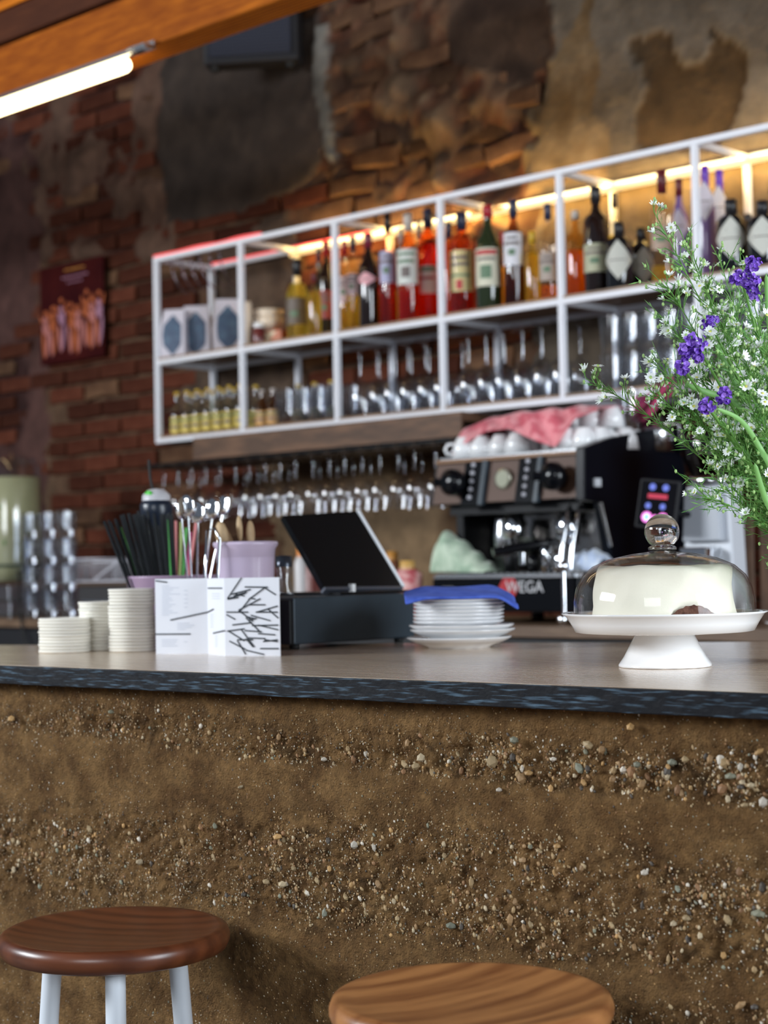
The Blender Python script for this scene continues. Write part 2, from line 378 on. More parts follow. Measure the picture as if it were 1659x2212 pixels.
# ================================================================ SPEAKER AND POSTER
SQ = at(541, 134, Y=.10); kS = proj(SQ)[2]/F; wS = 104*kS; hS = 128*kS
t = thing('wall_speaker', 'dark square loudspeaker high on the brick wall', 'speaker', SQ, .62)
MB().box(-wS, wS, 0, .10, 0, hS+.10).build('cabinet', pm('speaker box', (.010, .010, .014), .6), t, .008)
g = MB().box(-wS+.022, wS-.022, -.010, 0, .022, hS+.08).build('grille', pm('grey grille', (.028, .030, .042), .8, spec=.1), t)
g = MB()
for k in range(24): g.box(-wS+.026, wS-.026, -.013, -.010, .03+k*.0118, .035+k*.0118)
tag(g.build('grille_ribs', pm('grey rib', (.045, .048, .066), .7, spec=.1), t), kind='stuff')
for sx in (-1, 1): MB().box(sx*wS*.8-.012, sx*wS*.8+.012, .02, .05, -.018, 0).build('foot', M_rubber, t)
MB().box(-.03, .03, .10, .13, hS*.5, hS*.8).build('wall_bracket', M_black, t)
a = at(85, 567, Y=.26); b = at(222, 567, Y=.26); c_ = at(88, 790, Y=.26)
pz0 = c_[2]; PW = b[0]-a[0]; PH = a[2]-c_[2]-.03
t = thing('event_poster', 'dark red poster with a row of dancing people on the brick wall', 'poster', (a[0], .262, pz0))
MB().box(0, PW, 0, .004, 0, PH).build('sheet', pm('poster red', (.026, .002, .003), .8, spec=.08, var=(6, (.055, .006, .005), .2)), t)
def blob(m, cx, cz, rx, rz, rot=0, y=-.0006, n=10, mi=0):
    vs = []
    for i in range(n):
        aa = 2*PI*i/n; x = rx*math.cos(aa); z = rz*math.sin(aa)
        vs.append((cx+x*math.cos(rot)-z*math.sin(rot), y, cz+x*math.sin(rot)+z*math.cos(rot)))
    m.add(vs, [tuple(range(n))], mi)
fig = MB(); cols = [pm('print pink', (.42, .14, .12), .6), pm('print orange', (.36, .075, .012), .6), pm('print violet', (.32, .15, .22), .6), pm('print dark', (.03, .003, .004), .6)]
for i, (fx, hh, mi) in enumerate([(.08, .62, 0), (.2, .66, 1), (.34, .74, 2), (.50, .66, 1), (.60, .62, 0), (.74, .78, 1), (.82, .70, 0), (.93, .74, 2)]):
    x = fx*PW; h = hh*PH*.92; y = -.0006-i*.0001
    blob(fig, x, h*.93, PW*.028, PH*.028, y=y, mi=1)
    blob(fig, x, h*.70, PW*.055, PH*.10, random.uniform(-.2, .2), y, mi=mi)
    blob(fig, x-.028*PW, h*.36, PW*.024, PH*.15, .12, y, mi=random.choice((0, 1))); blob(fig, x+.03*PW, h*.38, PW*.024, PH*.15, -.16, y, mi=mi)
    blob(fig, x-.06*PW, h*.80, PW*.016, PH*.075, random.uniform(.3, .9), y, mi=1); blob(fig, x+.06*PW, h*.82, PW*.016, PH*.075, -random.uniform(.3, .9), y, mi=1)
fig.build('printed_dancers', cols, t)
tx = MB()
for (x0, x1, z, h, mi) in [(.40, .72, .93, .018, 0), (.36, .76, .855, .02, 1), (.44, .66, .80, .016, 1)]:
    x = x0; tx = MB()
    while x < x1:
        wd = random.uniform(.012, .026); tx.box(x*PW, (x+wd)*PW, -.0006, 0, (z-h/2)*PH, (z+h/2)*PH, mi); x += wd+.012
    tag(tx.build('printed_line', [pm('print ochre', (.6, .25, .04), .6), cols[2]], t), kind='stuff')

# ================================================================ SHELF UNIT
CW = .48; ZT = 1.263+2.433*CW; ZM = ZT-.814*CW; ZB = ZM-.614*CW; DS = .567*CW; NB = 7; RB = .0094
t = thing('wall_shelf', 'long white steel frame bar shelf with wooden boards on the wall', 'shelf', (0, 0, ZB))
dT, dM = ZT-ZB, ZM-ZB
for k in range(NB):
    for yy in (0, DS):
        MB().box(k*CW-RB, k*CW+RB, yy-RB, yy+RB, -RB, dT+RB).build('post', M_frame, t, .0015)
    for zz in (0, dM, dT):
        MB().box(k*CW-RB*.9, k*CW+RB*.9, RB, DS-RB, zz-RB, zz+RB).build('cross_bar', M_frame, t, .0015)
for yy in (0, DS):
    for zz in (0, dM, dT):
        MB().box(-RB, (NB-1)*CW+RB, yy-RB*.96, yy+RB*.96, zz-RB*.97, zz+RB*.97).build('rail', M_frame, t, .0015)
M_board = wood('shelf oak', (.15, .085, .045), (.30, .18, .10), (1.5, 8, 8), .5)
BT = .004  # board top above rail centre line plane
for zz in (0, dM):
    MB().box(RB, (NB-1)*CW-RB, -RB+.002, DS, zz+RB*.97, zz+RB*.97+.008).build('shelf_board', M_board, t)
ZSM = ZM+RB*.97+.008; ZSB = ZB+RB*.97+.008
M_led = pm('warm LED diffuser', (1, .8, .5), .5, emit=(1, .70, .26), estr=.95)
M_ledb = pm('warm LED emitter', (1, .8, .5), .5, emit=(1, .66, .20), estr=85)
ls = MB().box(1.0*CW+.02, (NB-1)*CW, DS-.052, DS-.048, dT-.032, dT-.016).build('led_strip', M_led, t)
MB().box(1.0*CW+.03, (NB-1)*CW, DS-.047, DS-.038, dT-.021, dT-.016).build('led_emitter', M_ledb, ls)
M_redled = pm('red rope light', (.9, .1, .1), .4, emit=(1, .12, .12), estr=.7)
rope = thing('rope_light', 'pink red rope light laid along the left end of the shelf top', 'rope light', (0, 0, ZT+RB+.005))
MB().tube([(x, .004*math.sin(x*22), .001*math.sin(x*30)) for x in np.arange(-.012, .60, .03)], .005, 6).build('front_run', M_redled, rope)
MB().tube([(x, DS, 0) for x in np.arange(.0, .95, .05)], .005, 6).build('back_run', M_redled, rope)
coil = MB()
for k in range(6):
    cx = .06+k*.055
    coil.tube([(cx+.01*a, .02+.09*(1-math.cos(a*PI/2))*.9, -.005-.14*math.sin(a*PI/2)) for a in np.linspace(0, 1, 8)], .003, 6)
coil.build('hanging_loops', glass('violet plastic', (.55, .40, .48), .5, .15), rope)
# rack board under the shelf for hanging glasses
rk = thing('glass_rack', 'dark wooden hanging rack under the shelf for stemmed glasses', 'rack', (0, 0, ZB))
MB().box(.30, 1.57, -.06, .25, -RB-.030, -RB-.001).build('top_plate', wood('rack wood', (.07, .035, .018), (.16, .08, .04), (1.5, 8, 8), .6), rk)
GS_ = .080
MB().box(.28, 1.57, -.068, -.060, -.088, -RB-.001).build('fascia_board', MATS['rack wood'], rk)
for k in range(20):
    m = MB().box(-.002+k*GS_, .002+k*GS_, -.06, .20, -.105, -RB-.030 if k > 4 else -.09); m.box(-.034+k*GS_, .034+k*GS_, -.06, .20, -.107, -.105)
    m.build('hanger_rail', pm('dark bronze', (.045, .028, .018), .45, .4), rk)
for yy in (-.05, .18): MB().box(.0, 1.55, yy-.004, yy+.004, -.098, -.090).build('hanger_strut', M_black, rk)

# ================================================================ GLASSES
def prof_wine(H=.20, R=.036, br=.033): return [(br, 0), (br*.96, .002), (.008, .005), (.0045, .02), (.004, H*.40), (.008, H*.46), (R*.72, H*.53), (R, H*.66), (R*.98, H*.80), (R*.80, H)]
def make_glass(name, label, cat, prof, group, mat=M_glass, base=None, seg=18):
    t = thing(name, label, cat, (0, 0, -5), group=group)
    k = 4 if base else 0
    if base: 
        MB().lathe(prof[base:], seg).build('bowl', mat, t); MB().lathe(prof[:base+1], seg).build('foot', mat, t)
    else: MB().lathe([(0.0001, prof[0][1])]+prof, seg).build('body', mat, t)
    return t
proto_w = make_glass('wine_glass', 'stemmed wine glass hanging foot up in the rack under the shelf', 'glass', prof_wine(.20, .035, .031), 'stemmed glasses hanging in the rack under the shelf', base=4)
used = set()
def put(proto, loc, rz=0, flip=False, label=None, group=None, s=1):
    if proto.name in used: o = copy_tree(proto)
    else: o = proto; used.add(proto.name)
    o.location = Vector(loc); o.rotation_euler = (PI if flip else 0, 0, rz); o.scale = (s, s, s)
    if label: relabel(o, label, group)
    return o
zh = ZB-.104+.0055
for k in range(19):
    x = (k+.5)*GS_
    for j, yy in enumerate((-.01, .105)):
        if j == 1 and k % 5 == 3: continue
        put(proto_w, (x, yy+random.uniform(-.006, .006), zh), 0, True, 'stemmed glass hanging in the rack, %s from the left in the %s row' % (ORD[k], ('front', 'back')[j]), 'stemmed glasses hanging in the %s row of the rack' % ('front', 'back')[j])
proto_g = make_glass('goblet', 'g', 'glass', prof_wine(.235, .0365, .034), 'x', M_glass_thick, base=4)
for ci, nm in ((2, 'third'), (3, 'fourth')):
    for i in range(6):
        for j in range(2):
            x = ci*CW+.055+i*.0745; y = .055+j*.095+random.uniform(-.005, .005)
            put(proto_g, (x, y, ZSB+.235), random.uniform(0, 3), True, 'upside down goblet, %s from the left, %s row, %s lower compartment' % (ORD[i], ('front', 'back')[j], nm), 'upside down goblets in the %s lower compartment' % nm)
tum = [(.026, 0), (.0275, .003), (.031, .05), (.034, .11)]
proto_t = make_glass('tumbler', 't', 'glass', tum, 'x', M_glass_thick)
for i in range(4):
    for j in range(2):
        put(proto_t, (CW+.165+i*.078, .05+j*.09, ZSB), 0, label='tumbler beside the small brown bottles, %s from the left in the %s row' % (ORD[i], ('front', 'back')[j]), group='tumblers in the second lower compartment', s=1.15)
for ci, n in ((4, 6), (5, 6)):
    for i in range(n):
        for j in range(2):
            x = ci*CW+.07+i*.068
            if i < 1 and ci == 4: continue
            for lv in range(2):
                put(proto_t, (x, .05+j*.08, ZSB+lv*.112), 0, label='%s layer tumbler, %s from the left, %s row, %s lower compartment' % (('bottom', 'top')[lv], ORD[i], ('front', 'back')[j], ('fifth', 'sixth')[ci-4]), group='%s layer tumblers in the %s lower compartment' % (('bottom', 'top')[lv], ('fifth', 'sixth')[ci-4]), s=1.0)

# ================================================================ BOTTLES
def bprof(kind, R, H):
    if kind == 'wine': return [(R*.93, 0), (R, .006), (R, H*.60), (R*.93, H*.655), (R*.60, H*.73), (R*.34, H*.80), (R*.30, H*.97), (R*.34, H*.975), (R*.34, H)]
    if kind == 'square': return [(R*.93, 0), (R, .006), (R, H*.66), (R*.90, H*.71), (R*.45, H*.76), (R*.33, H*.80), (R*.33, H)]
    if kind == 'round': return [(R*.85, 0), (R, .012), (R*1.02, H*.45), (R*.85, H*.62), (R*.45, H*.72), (R*.32, H*.78), (R*.32, H)]
    if kind == 'slim': return [(R*.9, 0), (R, .005), (R, H*.50), (R*.8, H*.60), (R*.45, H*.72), (R*.38, H*.8), (R*.38, H)]
    if kind == 'squat': return [(R*.93, 0), (R, .006), (R*1.02, H*.58), (R*.98, H*.70), (R*.7, H*.77), (R*.36, H*.80), (R*.33, H)]
def arc_label(m, R, z0, z1, half, mi=0, a=-PI/2, seg=10, off=.0008):
    m.lathe([(R+off, z0), (R+off, z1)], seg, mi=mi, a0=a-half, a1=a+half)
def diamond(m, R, zc, hz, half, mi=0, a=-PI/2, off=.0010):
    vs = []; n = 12
    for i in range(n+1):
        u = -1+2*i/n; h = hz*(1-abs(u)); aa = a+u*half
        for s_ in (-1, 1): vs.append(((R+off)*math.cos(aa), (R+off)*math.sin(aa), zc+s_*max(h, .001)))
    m.add(vs, [(2*i, 2*i+2, 2*i+3, 2*i+1) for i in range(n)], mi, True)
CAPC = {'black': (.01, .01, .012), 'navy': (.02, .025, .06), 'red': (.35, .01, .02), 'wine': (.15, .01, .03), 'purple': (.13, .03, .42), 'silver': (.5, .45, .4), 'gold': (.62, .40, .03), 'darkred': (.12, .01, .015), 'white': (.8, .8, .78), 'orange': (.7, .25, .03)}
def bottle(desc, x, y, zb, H, R, kind, tint, cap, label=None, lz=(.16, .5), capf=.16, liquid=None, lv=.6, opaque=False, group=None, rz=.45, diam=False, bands=()):
    t = thing('bottle', desc, 'bottle', (x, y, zb), rz, group)
    pr = bprof(kind, R, H)
    mat = pm('opaque glass %s' % (tint,), tint, .08, coat=.6) if opaque else glass('tinted %s' % (tint,), tuple(c**.6 for c in tint), .55, .07)
    MB().lathe([(.0001, 0)]+pr, 20).build('glass_body', mat, t)
    if liquid:
        Rl = R*.94; MB().lathe([(.0001, .004), (Rl, .004), (Rl, H*lv), (.0001, H*lv)] if lv < .62 else [(.0001, .004), (Rl, .004), (Rl, H*.58), (R*.6, H*.70), (.0001, H*.70)], 18).build('liquid', drink('liquid %s' % (liquid,), liquid), t)
    cr_ = R*.40
    MB().lathe([(.0001, H*(1-capf)), (cr_, H*(1-capf)), (cr_*1.02, H*.995), (cr_*.9, H), (.0001, H)], 14).build('cap', pm('cap '+cap, CAPC[cap], .35), t)
    if label:
        m = MB()
        if diam: diamond(m, R, H*(lz[0]+lz[1])/2, H*(lz[1]-lz[0])/2, 1.25)
        else: arc_label(m, R, H*lz[0], H*lz[1], 1.15)
        lb = m.build('label', pm('label %s' % (label,), label, .55), t)
        if not diam:
            m = MB()
            for (b0, b1, hw, ci) in (bands or [(.80, .88, .55, 0), (.62, .72, .8, 0), (.30, .50, .35, 1)]):
                arc_label(m, R, H*(lz[0]+(lz[1]-lz[0])*b0), H*(lz[0]+(lz[1]-lz[0])*b1), hw, ci, off=.0014)
            m.build('label_print', [pm('print grey', (.16, .13, .12), .6), pm('print green', (.12, .20, .12), .6), pm('print red', (.45, .05, .05), .6)], lb)
        else:
            m = MB(); arc_label(m, R, H*.5*(lz[0]+lz[1])-.002, H*.5*(lz[0]+lz[1])+.001, .6, 0, off=.0016); m.build('label_print', pm('print grey', (.16, .13, .12), .6), lb)
    return t
def shelf_bottle(desc, px_, ytop, wpx, y, kind, tint, cap, **k):
    p = at(px_, 640, Y=y); zt_ = at(px_, ytop, Y=y)[2]; z = proj((p[0], y, ZSM))[2]
    return bottle(desc, p[0], y, ZSM, zt_-ZSM, wpx*z/F/2, kind, tint, cap, **k)
YEL = (1, .85, .16); ORG = (.98, .42, .04); RED = (.80, .06, .02); AMB = (.75, .25, .05); CLR = (.93, .93, .92); DK = (.012, .006, .005); GRN = (.02, .03, .012)
shelf_bottle('round yellow bottle with brown label left of the dark bottles', 643, 560, 50, .10, 'round', (.97, .93, .75), 'black', capf=.2, liquid=(1, .88, .25), lv=.7, label=(.13, .10, .07), lz=(.20, .52))
shelf_bottle('narrow yellow bottle beside the brown labelled round one', 679, 590, 30, .06, 'square', (.97, .9, .6), 'darkred', liquid=(1, .86, .22), lv=.7)
shelf_bottle('black bottle with a red cap beside the third shelf post', 706, 520, 36, .175, 'wine', DK, 'red', opaque=True, label=(.30, .05, .05), lz=(.22, .5))
shelf_bottle('small dark bottle behind the yellow bottles', 690, 535, 24, .20, 'slim', GRN, 'navy', opaque=True)
shelf_bottle('narrow yellow bottle with pink and white label right of the third post', 746, 520, 30, .13, 'slim', (.95, .85, .5), 'red', liquid=YEL, label=(.62, .45, .45), lz=(.35, .62))
shelf_bottle('clear bottle with navy cap and yellow drink', 764, 510, 30, .07, 'wine', (.92, .86, .6), 'navy', liquid=YEL, lv=.4, label=(.66, .50, .52), lz=(.38, .60))
shelf_bottle('black bottle with crimson cap and pink round label', 797, 503, 44, .06, 'wine', DK, 'wine', opaque=True, label=(.70, .35, .38), lz=(.44, .58), diam=True)
shelf_bottle('small red bottle between the black and the blue labelled bottle', 822, 560, 24, .16, 'square', (.9, .3, .1), 'darkred', liquid=RED)
shelf_bottle('tall red bottle with black cap and bluish label', 840, 462, 36, .07, 'wine', (.85, .55, .5), 'black', liquid=(.55, .05, .04), label=(.42, .42, .60), lz=(.38, .66))
shelf_bottle('red bottle with silver stopper and large white label', 884, 460, 50, .06, 'wine', (.95, .45, .15), 'silver', liquid=RED, label=(.62, .64, .60), lz=(.34, .66), bands=((.82, .9, .9, 1), (.6, .7, .8, 1), (.2, .5, .4, 0)))
shelf_bottle('wide bright red orange bottle with navy cap', 927, 452, 50, .145, 'squat', (.95, .30, .08), 'navy', liquid=(.92, .12, .02), lv=.7, label=(.68, .60, .55), lz=(.26, .50), bands=((.8, .95, .9, 1), (.5, .6, .8, 2)))
shelf_bottle('slim clear bottle behind the silver stoppered one', 868, 492, 26, .19, 'slim', CLR, 'silver', liquid=YEL, lv=.4)
shelf_bottle('slim clear bottle with silver stopper left of the navy capped one', 908, 478, 26, .19, 'slim', CLR, 'silver', liquid=YEL, lv=.3)
shelf_bottle('narrow orange bottle right of the fourth shelf post', 972, 480, 34, .16, 'square', (.95, .4, .1), 'navy', liquid=ORG, lv=.7)
shelf_bottle('amber red bottle with navy cap and cream label', 1000, 460, 56, .07, 'squat', (.80, .28, .10), 'navy', liquid=(.75, .12, .03), lv=.6, label=(.62, .52, .24), lz=(.22, .62), bands=((.78, .86, .7, 0), (.62, .70, .8, 0), (.36, .42, .9, 1), (.05, .28, .25, 2)))
shelf_bottle('dark green bottle with red cap and big cream label', 1057, 443, 56, .06, 'wine', GRN, 'red', opaque=True, label=(.62, .60, .46), lz=(.22, .58), bands=((.82, .95, .9, 2), (.68, .75, .8, 0), (.2, .55, .45, 1)), capf=.12)
shelf_bottle('slim yellow bottle behind the dark green bottle', 1086, 500, 22, .19, 'slim', (.95, .6, .2), 'red', liquid=YEL)
shelf_bottle('brown bottle with dark cap and white label', 1112, 430, 44, .07, 'wine', (.30, .14, .08), 'navy', liquid=(.50, .18, .03), label=(.70, .70, .74), lz=(.38, .68), capf=.17)
shelf_bottle('glowing yellow bottle left of the grey labelled bottle', 1152, 500, 36, .08, 'square', (.98, .88, .3), 'gold', liquid=(1, .80, .15), lv=.7)
shelf_bottle('clear bottle with grey label beside the fifth shelf post', 1187, 440, 42, .09, 'wine', (.92, .85, .75), 'navy', liquid=ORG, lv=.18, label=(.40, .33, .28), lz=(.22, .50))
shelf_bottle('bright orange bottle right of the fifth shelf post', 1246, 455, 44, .08, 'square', (.95, .62, .2), 'silver', liquid=(1, .45, .02), lv=.55, capf=.1)
shelf_bottle('broad black bottle with cream label and black cap', 1291, 403, 56, .07, 'square', DK, 'black', opaque=True, label=(.42, .42, .28), lz=(.20, .46), capf=.15)
shelf_bottle('tall bottle with white neck and black cap in the back row', 1332, 416, 30, .19, 'wine', (.93, .88, .7), 'black', liquid=YEL, capf=.14)
shelf_bottle('black bottle with cream diamond label beside the broad cream label one', 1340, 480, 58, .06, 'squat', (.006, .007, .009), 'black', opaque=True, label=(.50, .50, .44), lz=(.14, .72), diam=True, capf=.2, rz=.5)
shelf_bottle('smaller black bottle with cream diamond label behind the flowers', 1388, 492, 54, .175, 'squat', (.006, .007, .009), 'black', opaque=True, label=(.32, .31, .27), lz=(.14, .70), diam=True, capf=.2, rz=.8)
shelf_bottle('clear bottle with maroon cap and yellow base behind white flowers', 1435, 366, 52, .07, 'square', (.94, .88, .75), 'darkred', liquid=(1, .8, .2), lv=.16, label=(.42, .30, .22), lz=(.30, .50), capf=.2)
shelf_bottle('violet bottle with dark red cap left of the sixth post', 1472, 385, 40, .18, 'wine', (.16, .10, .30), 'darkred', opaque=True, label=(.55, .50, .60), lz=(.4, .72), diam=True)
shelf_bottle('bottle with purple cap and pointed white collar nearest the sixth post', 1529, 357, 42, .11, 'wine', (.20, .12, .28), 'purple', opaque=True, label=(.58, .52, .56), lz=(.50, .86), capf=.2, diam=True)
shelf_bottle('purple capped bottle behind the black diamond label bottle', 1560, 366, 42, .20, 'wine', (.20, .12, .28), 'purple', opaque=True, label=(.62, .55, .52), lz=(.46, .86), capf=.2, diam=True)
shelf_bottle('big black bottle with cream diamond label right of the sixth post', 1584, 430, 66, .06, 'squat', (.006, .007, .009), 'black', opaque=True, label=(.52, .52, .46), lz=(.16, .74), diam=True, capf=.2, rz=.5)
shelf_bottle('plain black bottle behind the two big diamond label bottles', 1620, 462, 40, .18, 'wine', (.01, .008, .008), 'black', opaque=True)
shelf_bottle('black bottle with cream diamond label at the right picture edge', 1652, 433, 66, .06, 'squat', (.006, .007, .009), 'black', opaque=True, label=(.54, .54, .48), lz=(.16, .74), diam=True, capf=.2, rz=.5)
# small tonic bottles, first lower compartment
def tonic(x, y, desc, group, lab=(.66, .50, .10), cap='gold', tint=(.80, .82, .76), H=.165):
    return bottle(desc, x, y, ZSB, H, .0245, 'slim', tint, cap, label=lab, lz=(.05, .42), capf=.07, group=group, bands=((.7, .85, 1, 1), (.3, .5, .6, 0)))
pt = tonic(.055, .045, 'small gold capped yellow label bottle, leftmost in the front row', 'front row of small yellow labelled bottles')
for j in range(2):
    for i in range(7):
        if i == 0 and j == 0: continue
        o = copy_tree(pt); o.location = (.055+i*.060, .045+j*.075, ZSB); o.rotation_euler[2] = random.uniform(.2, .7)
        relabel(o, 'small gold capped yellow label bottle, %s from the left in the %s row' % (ORD[i], ('front', 'back')[j]), '%s row of small yellow labelled bottles' % ('front', 'back')[j])
for i, nm in ((0, 'left'), (1, 'right')):
    tonic(CW+.045+i*.058, .05, 'small brown bottle with orange label, %s one of two beside the tumblers' % nm, None, (.62, .33, .10), 'silver', (.55, .28, .12), .135)
for i in range(3):
    tonic(CW+.05+i*.085, .225, 'small gold capped bottle behind the tumblers, %s from the left' % ORD[i], 'gold capped bottles behind the tumblers', (.4, .28, .1), 'gold', (.5, .45, .35), .165)
# upper cell 0: patterned packets ; cell 1: cup, bowls and packet
M_pk = pm('packet white', (.55, .52, .58), .5); M_pkb = pm('packet navy', (.03, .045, .10), .5, var=(30, (.07, .13, .20), .2))
for i, (px_, wd, dk) in enumerate([(377, .10, 'leftmost'), (425, .115, 'second from the left'), (462, .08, 'third from the left'), (493, .11, 'rightmost')]):
    y = (.045, .115, .20, .12)[i]; x = at(px_, 700, Y=y)[0]; H = (.185, .20, .165, .205)[i]
    t = thing('coffee_packet', 'white packet with navy hexagons, %s of four on the shelf' % dk, 'packet', (x, y, ZSM), .5+.1*i)
    m = MB(); hw = wd/2
    m.add([(-hw, -.022, 0), (hw, -.022, 0), (hw, .022, 0), (-hw, .022, 0), (-hw*1.03, -.03, H*.45), (hw*1.03, -.03, H*.45), (hw*1.03, .03, H*.45), (-hw*1.03, .03, H*.45), (-hw*.85, -.004, H), (hw*.85, -.004, H), (hw*.85, .004, H), (-hw*.85, .004, H)],
          [(3, 2, 1, 0), (0, 1, 5, 4), (1, 2, 6, 5), (2, 3, 7, 6), (3, 0, 4, 7), (4, 5, 9, 8), (5, 6, 10, 9), (6, 7, 11, 10), (7, 4, 8, 11), (8, 9, 10, 11)])
    m.build('bag', M_pk, t, .003)
    m = MB(); cz = H*.46
    hexv = [(hw*.80*math.cos(a+PI/6)*1.0, 0, cz+H*.42*math.sin(a+PI/6)) for a in [k*PI/3 for k in range(6)]]
    hexv = [(x_, -.0315 if abs(z_-cz) < .01 else -.0315+.024*max(0, (z_-H*.45)/(H*.55)) if z_ > H*.45 else -.0315+.007*(H*.45-z_)/(H*.45), z_) for x_, _, z_ in hexv]
    mids = [(hw*.76, -.0318, H*.45), (-hw*.76, -.0318, H*.45)]; ctr = (0, -.0322, H*.45)
    h6 = [hexv[0], hexv[1], hexv[2], mids[1], hexv[3], hexv[4], hexv[5], mids[0]]; m.add(h6+[ctr], [(k, (k+1) % 8, 8) for k in range(8)])
    m.build('printed_hexagon', M_pkb, t)
x = at(537, 700, Y=.05)[0]
t = thing('paper_roll', 'small white upright roll beside the second shelf post', 'roll', (x, .05, ZSM)); MB().lathe([(.0001, 0), (.012, 0), (.013, .15), (.009, .165), (.0001, .167)], 14).build('roll', pm('cream card', (.62, .50, .38), .7), t)
for i, (px_, py_, r, nm) in enumerate([(590, 700, .055, 'lower'), (590, 690, .052, 'upper')]):
    p = at(582, 700, Y=.11)
    t = thing('serving_bowl', '%s white bowl of the stacked pair lit by the shelf strip' % nm, 'bowl', (p[0], .11, ZSM+i*.030+(.058 if 1 else 0)))
    MB().lathe([(.0001, 0), (.025, 0), (.045, .015), (.056, .045), (.054, .045), (.043, .018), (.0001, .006)], 24).build('bowl', pm('cream ware', (.75, .62, .48), .35), t)
p = at(575, 700, Y=.11)
t = thing('orange_packet', 'orange and white packet lying under the stacked bowls', 'packet', (p[0]+.01, .11, ZSM), .3)
MB().box(-.075, .075, -.035, .035, 0, .057).build('carton', pm('orange card', (.50, .13, .04), .5), t, .003)
MB().add([(-.06, -.0358, .006), (.01, -.0358, .006), (.055, -.0358, .052), (-.04, -.0358, .050)], [(0, 1, 2, 3)]).build('printed_panel', pm('cream print', (.75, .62, .42), .5), t)
p = at(548, 700, Y=.05); t = thing('sauce_jar', 'small dark red jar with white lid left of the orange packet', 'jar', (p[0]+.02, .055, ZSM))
MB().lathe([(.0001, 0), (.022, 0), (.024, .01), (.024, .055), (.018, .065), (.0001, .065)], 16).build('body', pm('dark red glass', (.12, .02, .02), .2), t)
MB().lathe([(.019, .0655), (.02, .082), (.0001, .083)], 16).build('lid', M_white, t)

# ================================================================ BACK BENCH
ZN = 1.09; BY = -.45
M_bwood = wood('bench oak', (.12, .07, .04), (.24, .15, .09), (1.2, 6, 6), .45)
t = thing('back_bench', 'long black back bench with a brown wooden top behind the bar', 'bench', (1.5, BY, 0))
MB().box(-3.4, 3.2, 0, .735, ZN-.03, ZN).build('top', M_bwood, t, .002)
MB().box(-3.38, 3.18, .02, .72, .08, ZN-.03).build('carcass', pm('matt black', (.006, .006, .008), .5), t)
MB().box(-3.38, 3.18, .06, .70, 0, .08).build('plinth', M_black, t)
for k in range(11):
    MB().box(-3.36+k*.595, -3.36+k*.595+.585, 0, .02, .10, ZN-.04).build('door', pm('matt black', (.006, .006, .008), .5), t, .002)

# ================================================================ ESPRESSO MACHINE
MX0, MX1 = at(935, 1040, Y=-.33)[0], at(1256, 1040, Y=-.33)[0]; MY = -.33; MW = MX1-MX0; MZ = ZN
def mz(py): return at(1100, py, Y=MY)[2]-MZ     # heights above the bench at the front plane
t = thing('espresso_machine', 'black and bronze two group espresso machine with cups piled on top', 'coffee machine', (MX0, MY, MZ))
M_bronze = pm('bronze panel', (.085, .042, .026), .5, .15, bump=(200, .1, .001))
M_mback = pm('polished back plate', (.42, .40, .38), .12, 1, bump=(9, .25, .02))
zb1, zb0 = mz(1240), mz(1322); zp0, zp1 = mz(1084), mz(983)
MB().box(-.01, MW+.01, .0, .50, zb0, zb1-.012).build('base', M_blackgloss, t, .004)
m = MB().box(.0, MW, -.005, .30, zb1-.012, zb1); m.build('drip_tray', M_steel, t, .002)
m = MB()
for k in range(22): m.box(.01+k*(MW-.02)/22, .01+(k+.55)*(MW-.02)/22, .0, .28, zb1, zb1+.003)
tag(m.build('tray_bars', M_steel, t), kind='stuff')
MB().box(.02, MW-.01, .25, .27, zb1, zp0+.03).build('back_plate', M_mback, t)
MB().box(.03, MW-.03, .04, .25, zp0-.030, zp0).build('underside', M_black, t)
m = MB(); m.prism([(0, zp0), (.0, zp0+.004), (.03, zp1), (.50, zp1), (.50, zp0)], 'x', -.012, MW+.002); m.build('body', M_black, t, .003)
def panel_y(z): return (z-zp0)/(zp1-zp0)*.03
m = MB()
def slab(m, x0, x1, za, zb_, off, th, mi=0):
    vs = [(x0, panel_y(za)-off, za), (x1, panel_y(za)-off, za), (x1, panel_y(zb_)-off, zb_), (x0, panel_y(zb_)-off, zb_)]
    vs += [(a_, b_-th, c_) for a_, b_, c_ in vs]
    m.add(vs, [(0, 1, 2, 3), (7, 6, 5, 4), (0, 4, 5, 1), (1, 5, 6, 2), (2, 6, 7, 3), (3, 7, 4, 0)], mi); return m
slab(m, .0, MW, zp0+.002, zp1-.002, 0, .004).build('front_panel', M_bronze, t, .001)
def fx(px_, py_=1035): return at(px_, py_, Y=MY)[0]-MX0
zc = mz(1036)
for cx in (fx(1022, 1040), fx(1140, 1030)):
    pnl = slab(MB(), cx-.040, cx+.030, zp0-.006, zp1-.008, .004, .010).build('button_panel', M_blackgloss, t, .002)
    for k in range(5):
        z_ = zp0+.018+k*(zp1-zp0-.038)/4
        MB().ball((cx-.006, panel_y(z_)-.016, z_), .0075, 12, 6, sc=(1.1, .5, .9)).build('button', pm('button white', (.45, .45, .5), .3), pnl)
    slab(MB(), cx+.030, cx+.046, zp0-.006, zp1-.008, .004, .016).build('panel_cheek', pm('dark blue grey', (.03, .045, .06), .3), t, .002)
g = MB().lathe([(.0001, .0), (.031, 0), (.031, .010), (.028, .013), (.0001, .013)], 28, c=(0, 0, 0), M=Matrix.Translation((fx(1085), .012, zc+.003)) @ Matrix.Rotation(PI/2, 4, 'X')).build('gauge', pm('gauge rim', (.55, .53, .42), .25, .8), t)
MB().lathe([(.0001, .014), (.023, .014)], 24, M=Matrix.Translation((fx(1085), .012, zc+.003)) @ Matrix.Rotation(PI/2, 4, 'X')).build('dial', pm('dial face', (.33, .34, .24), .4), g)
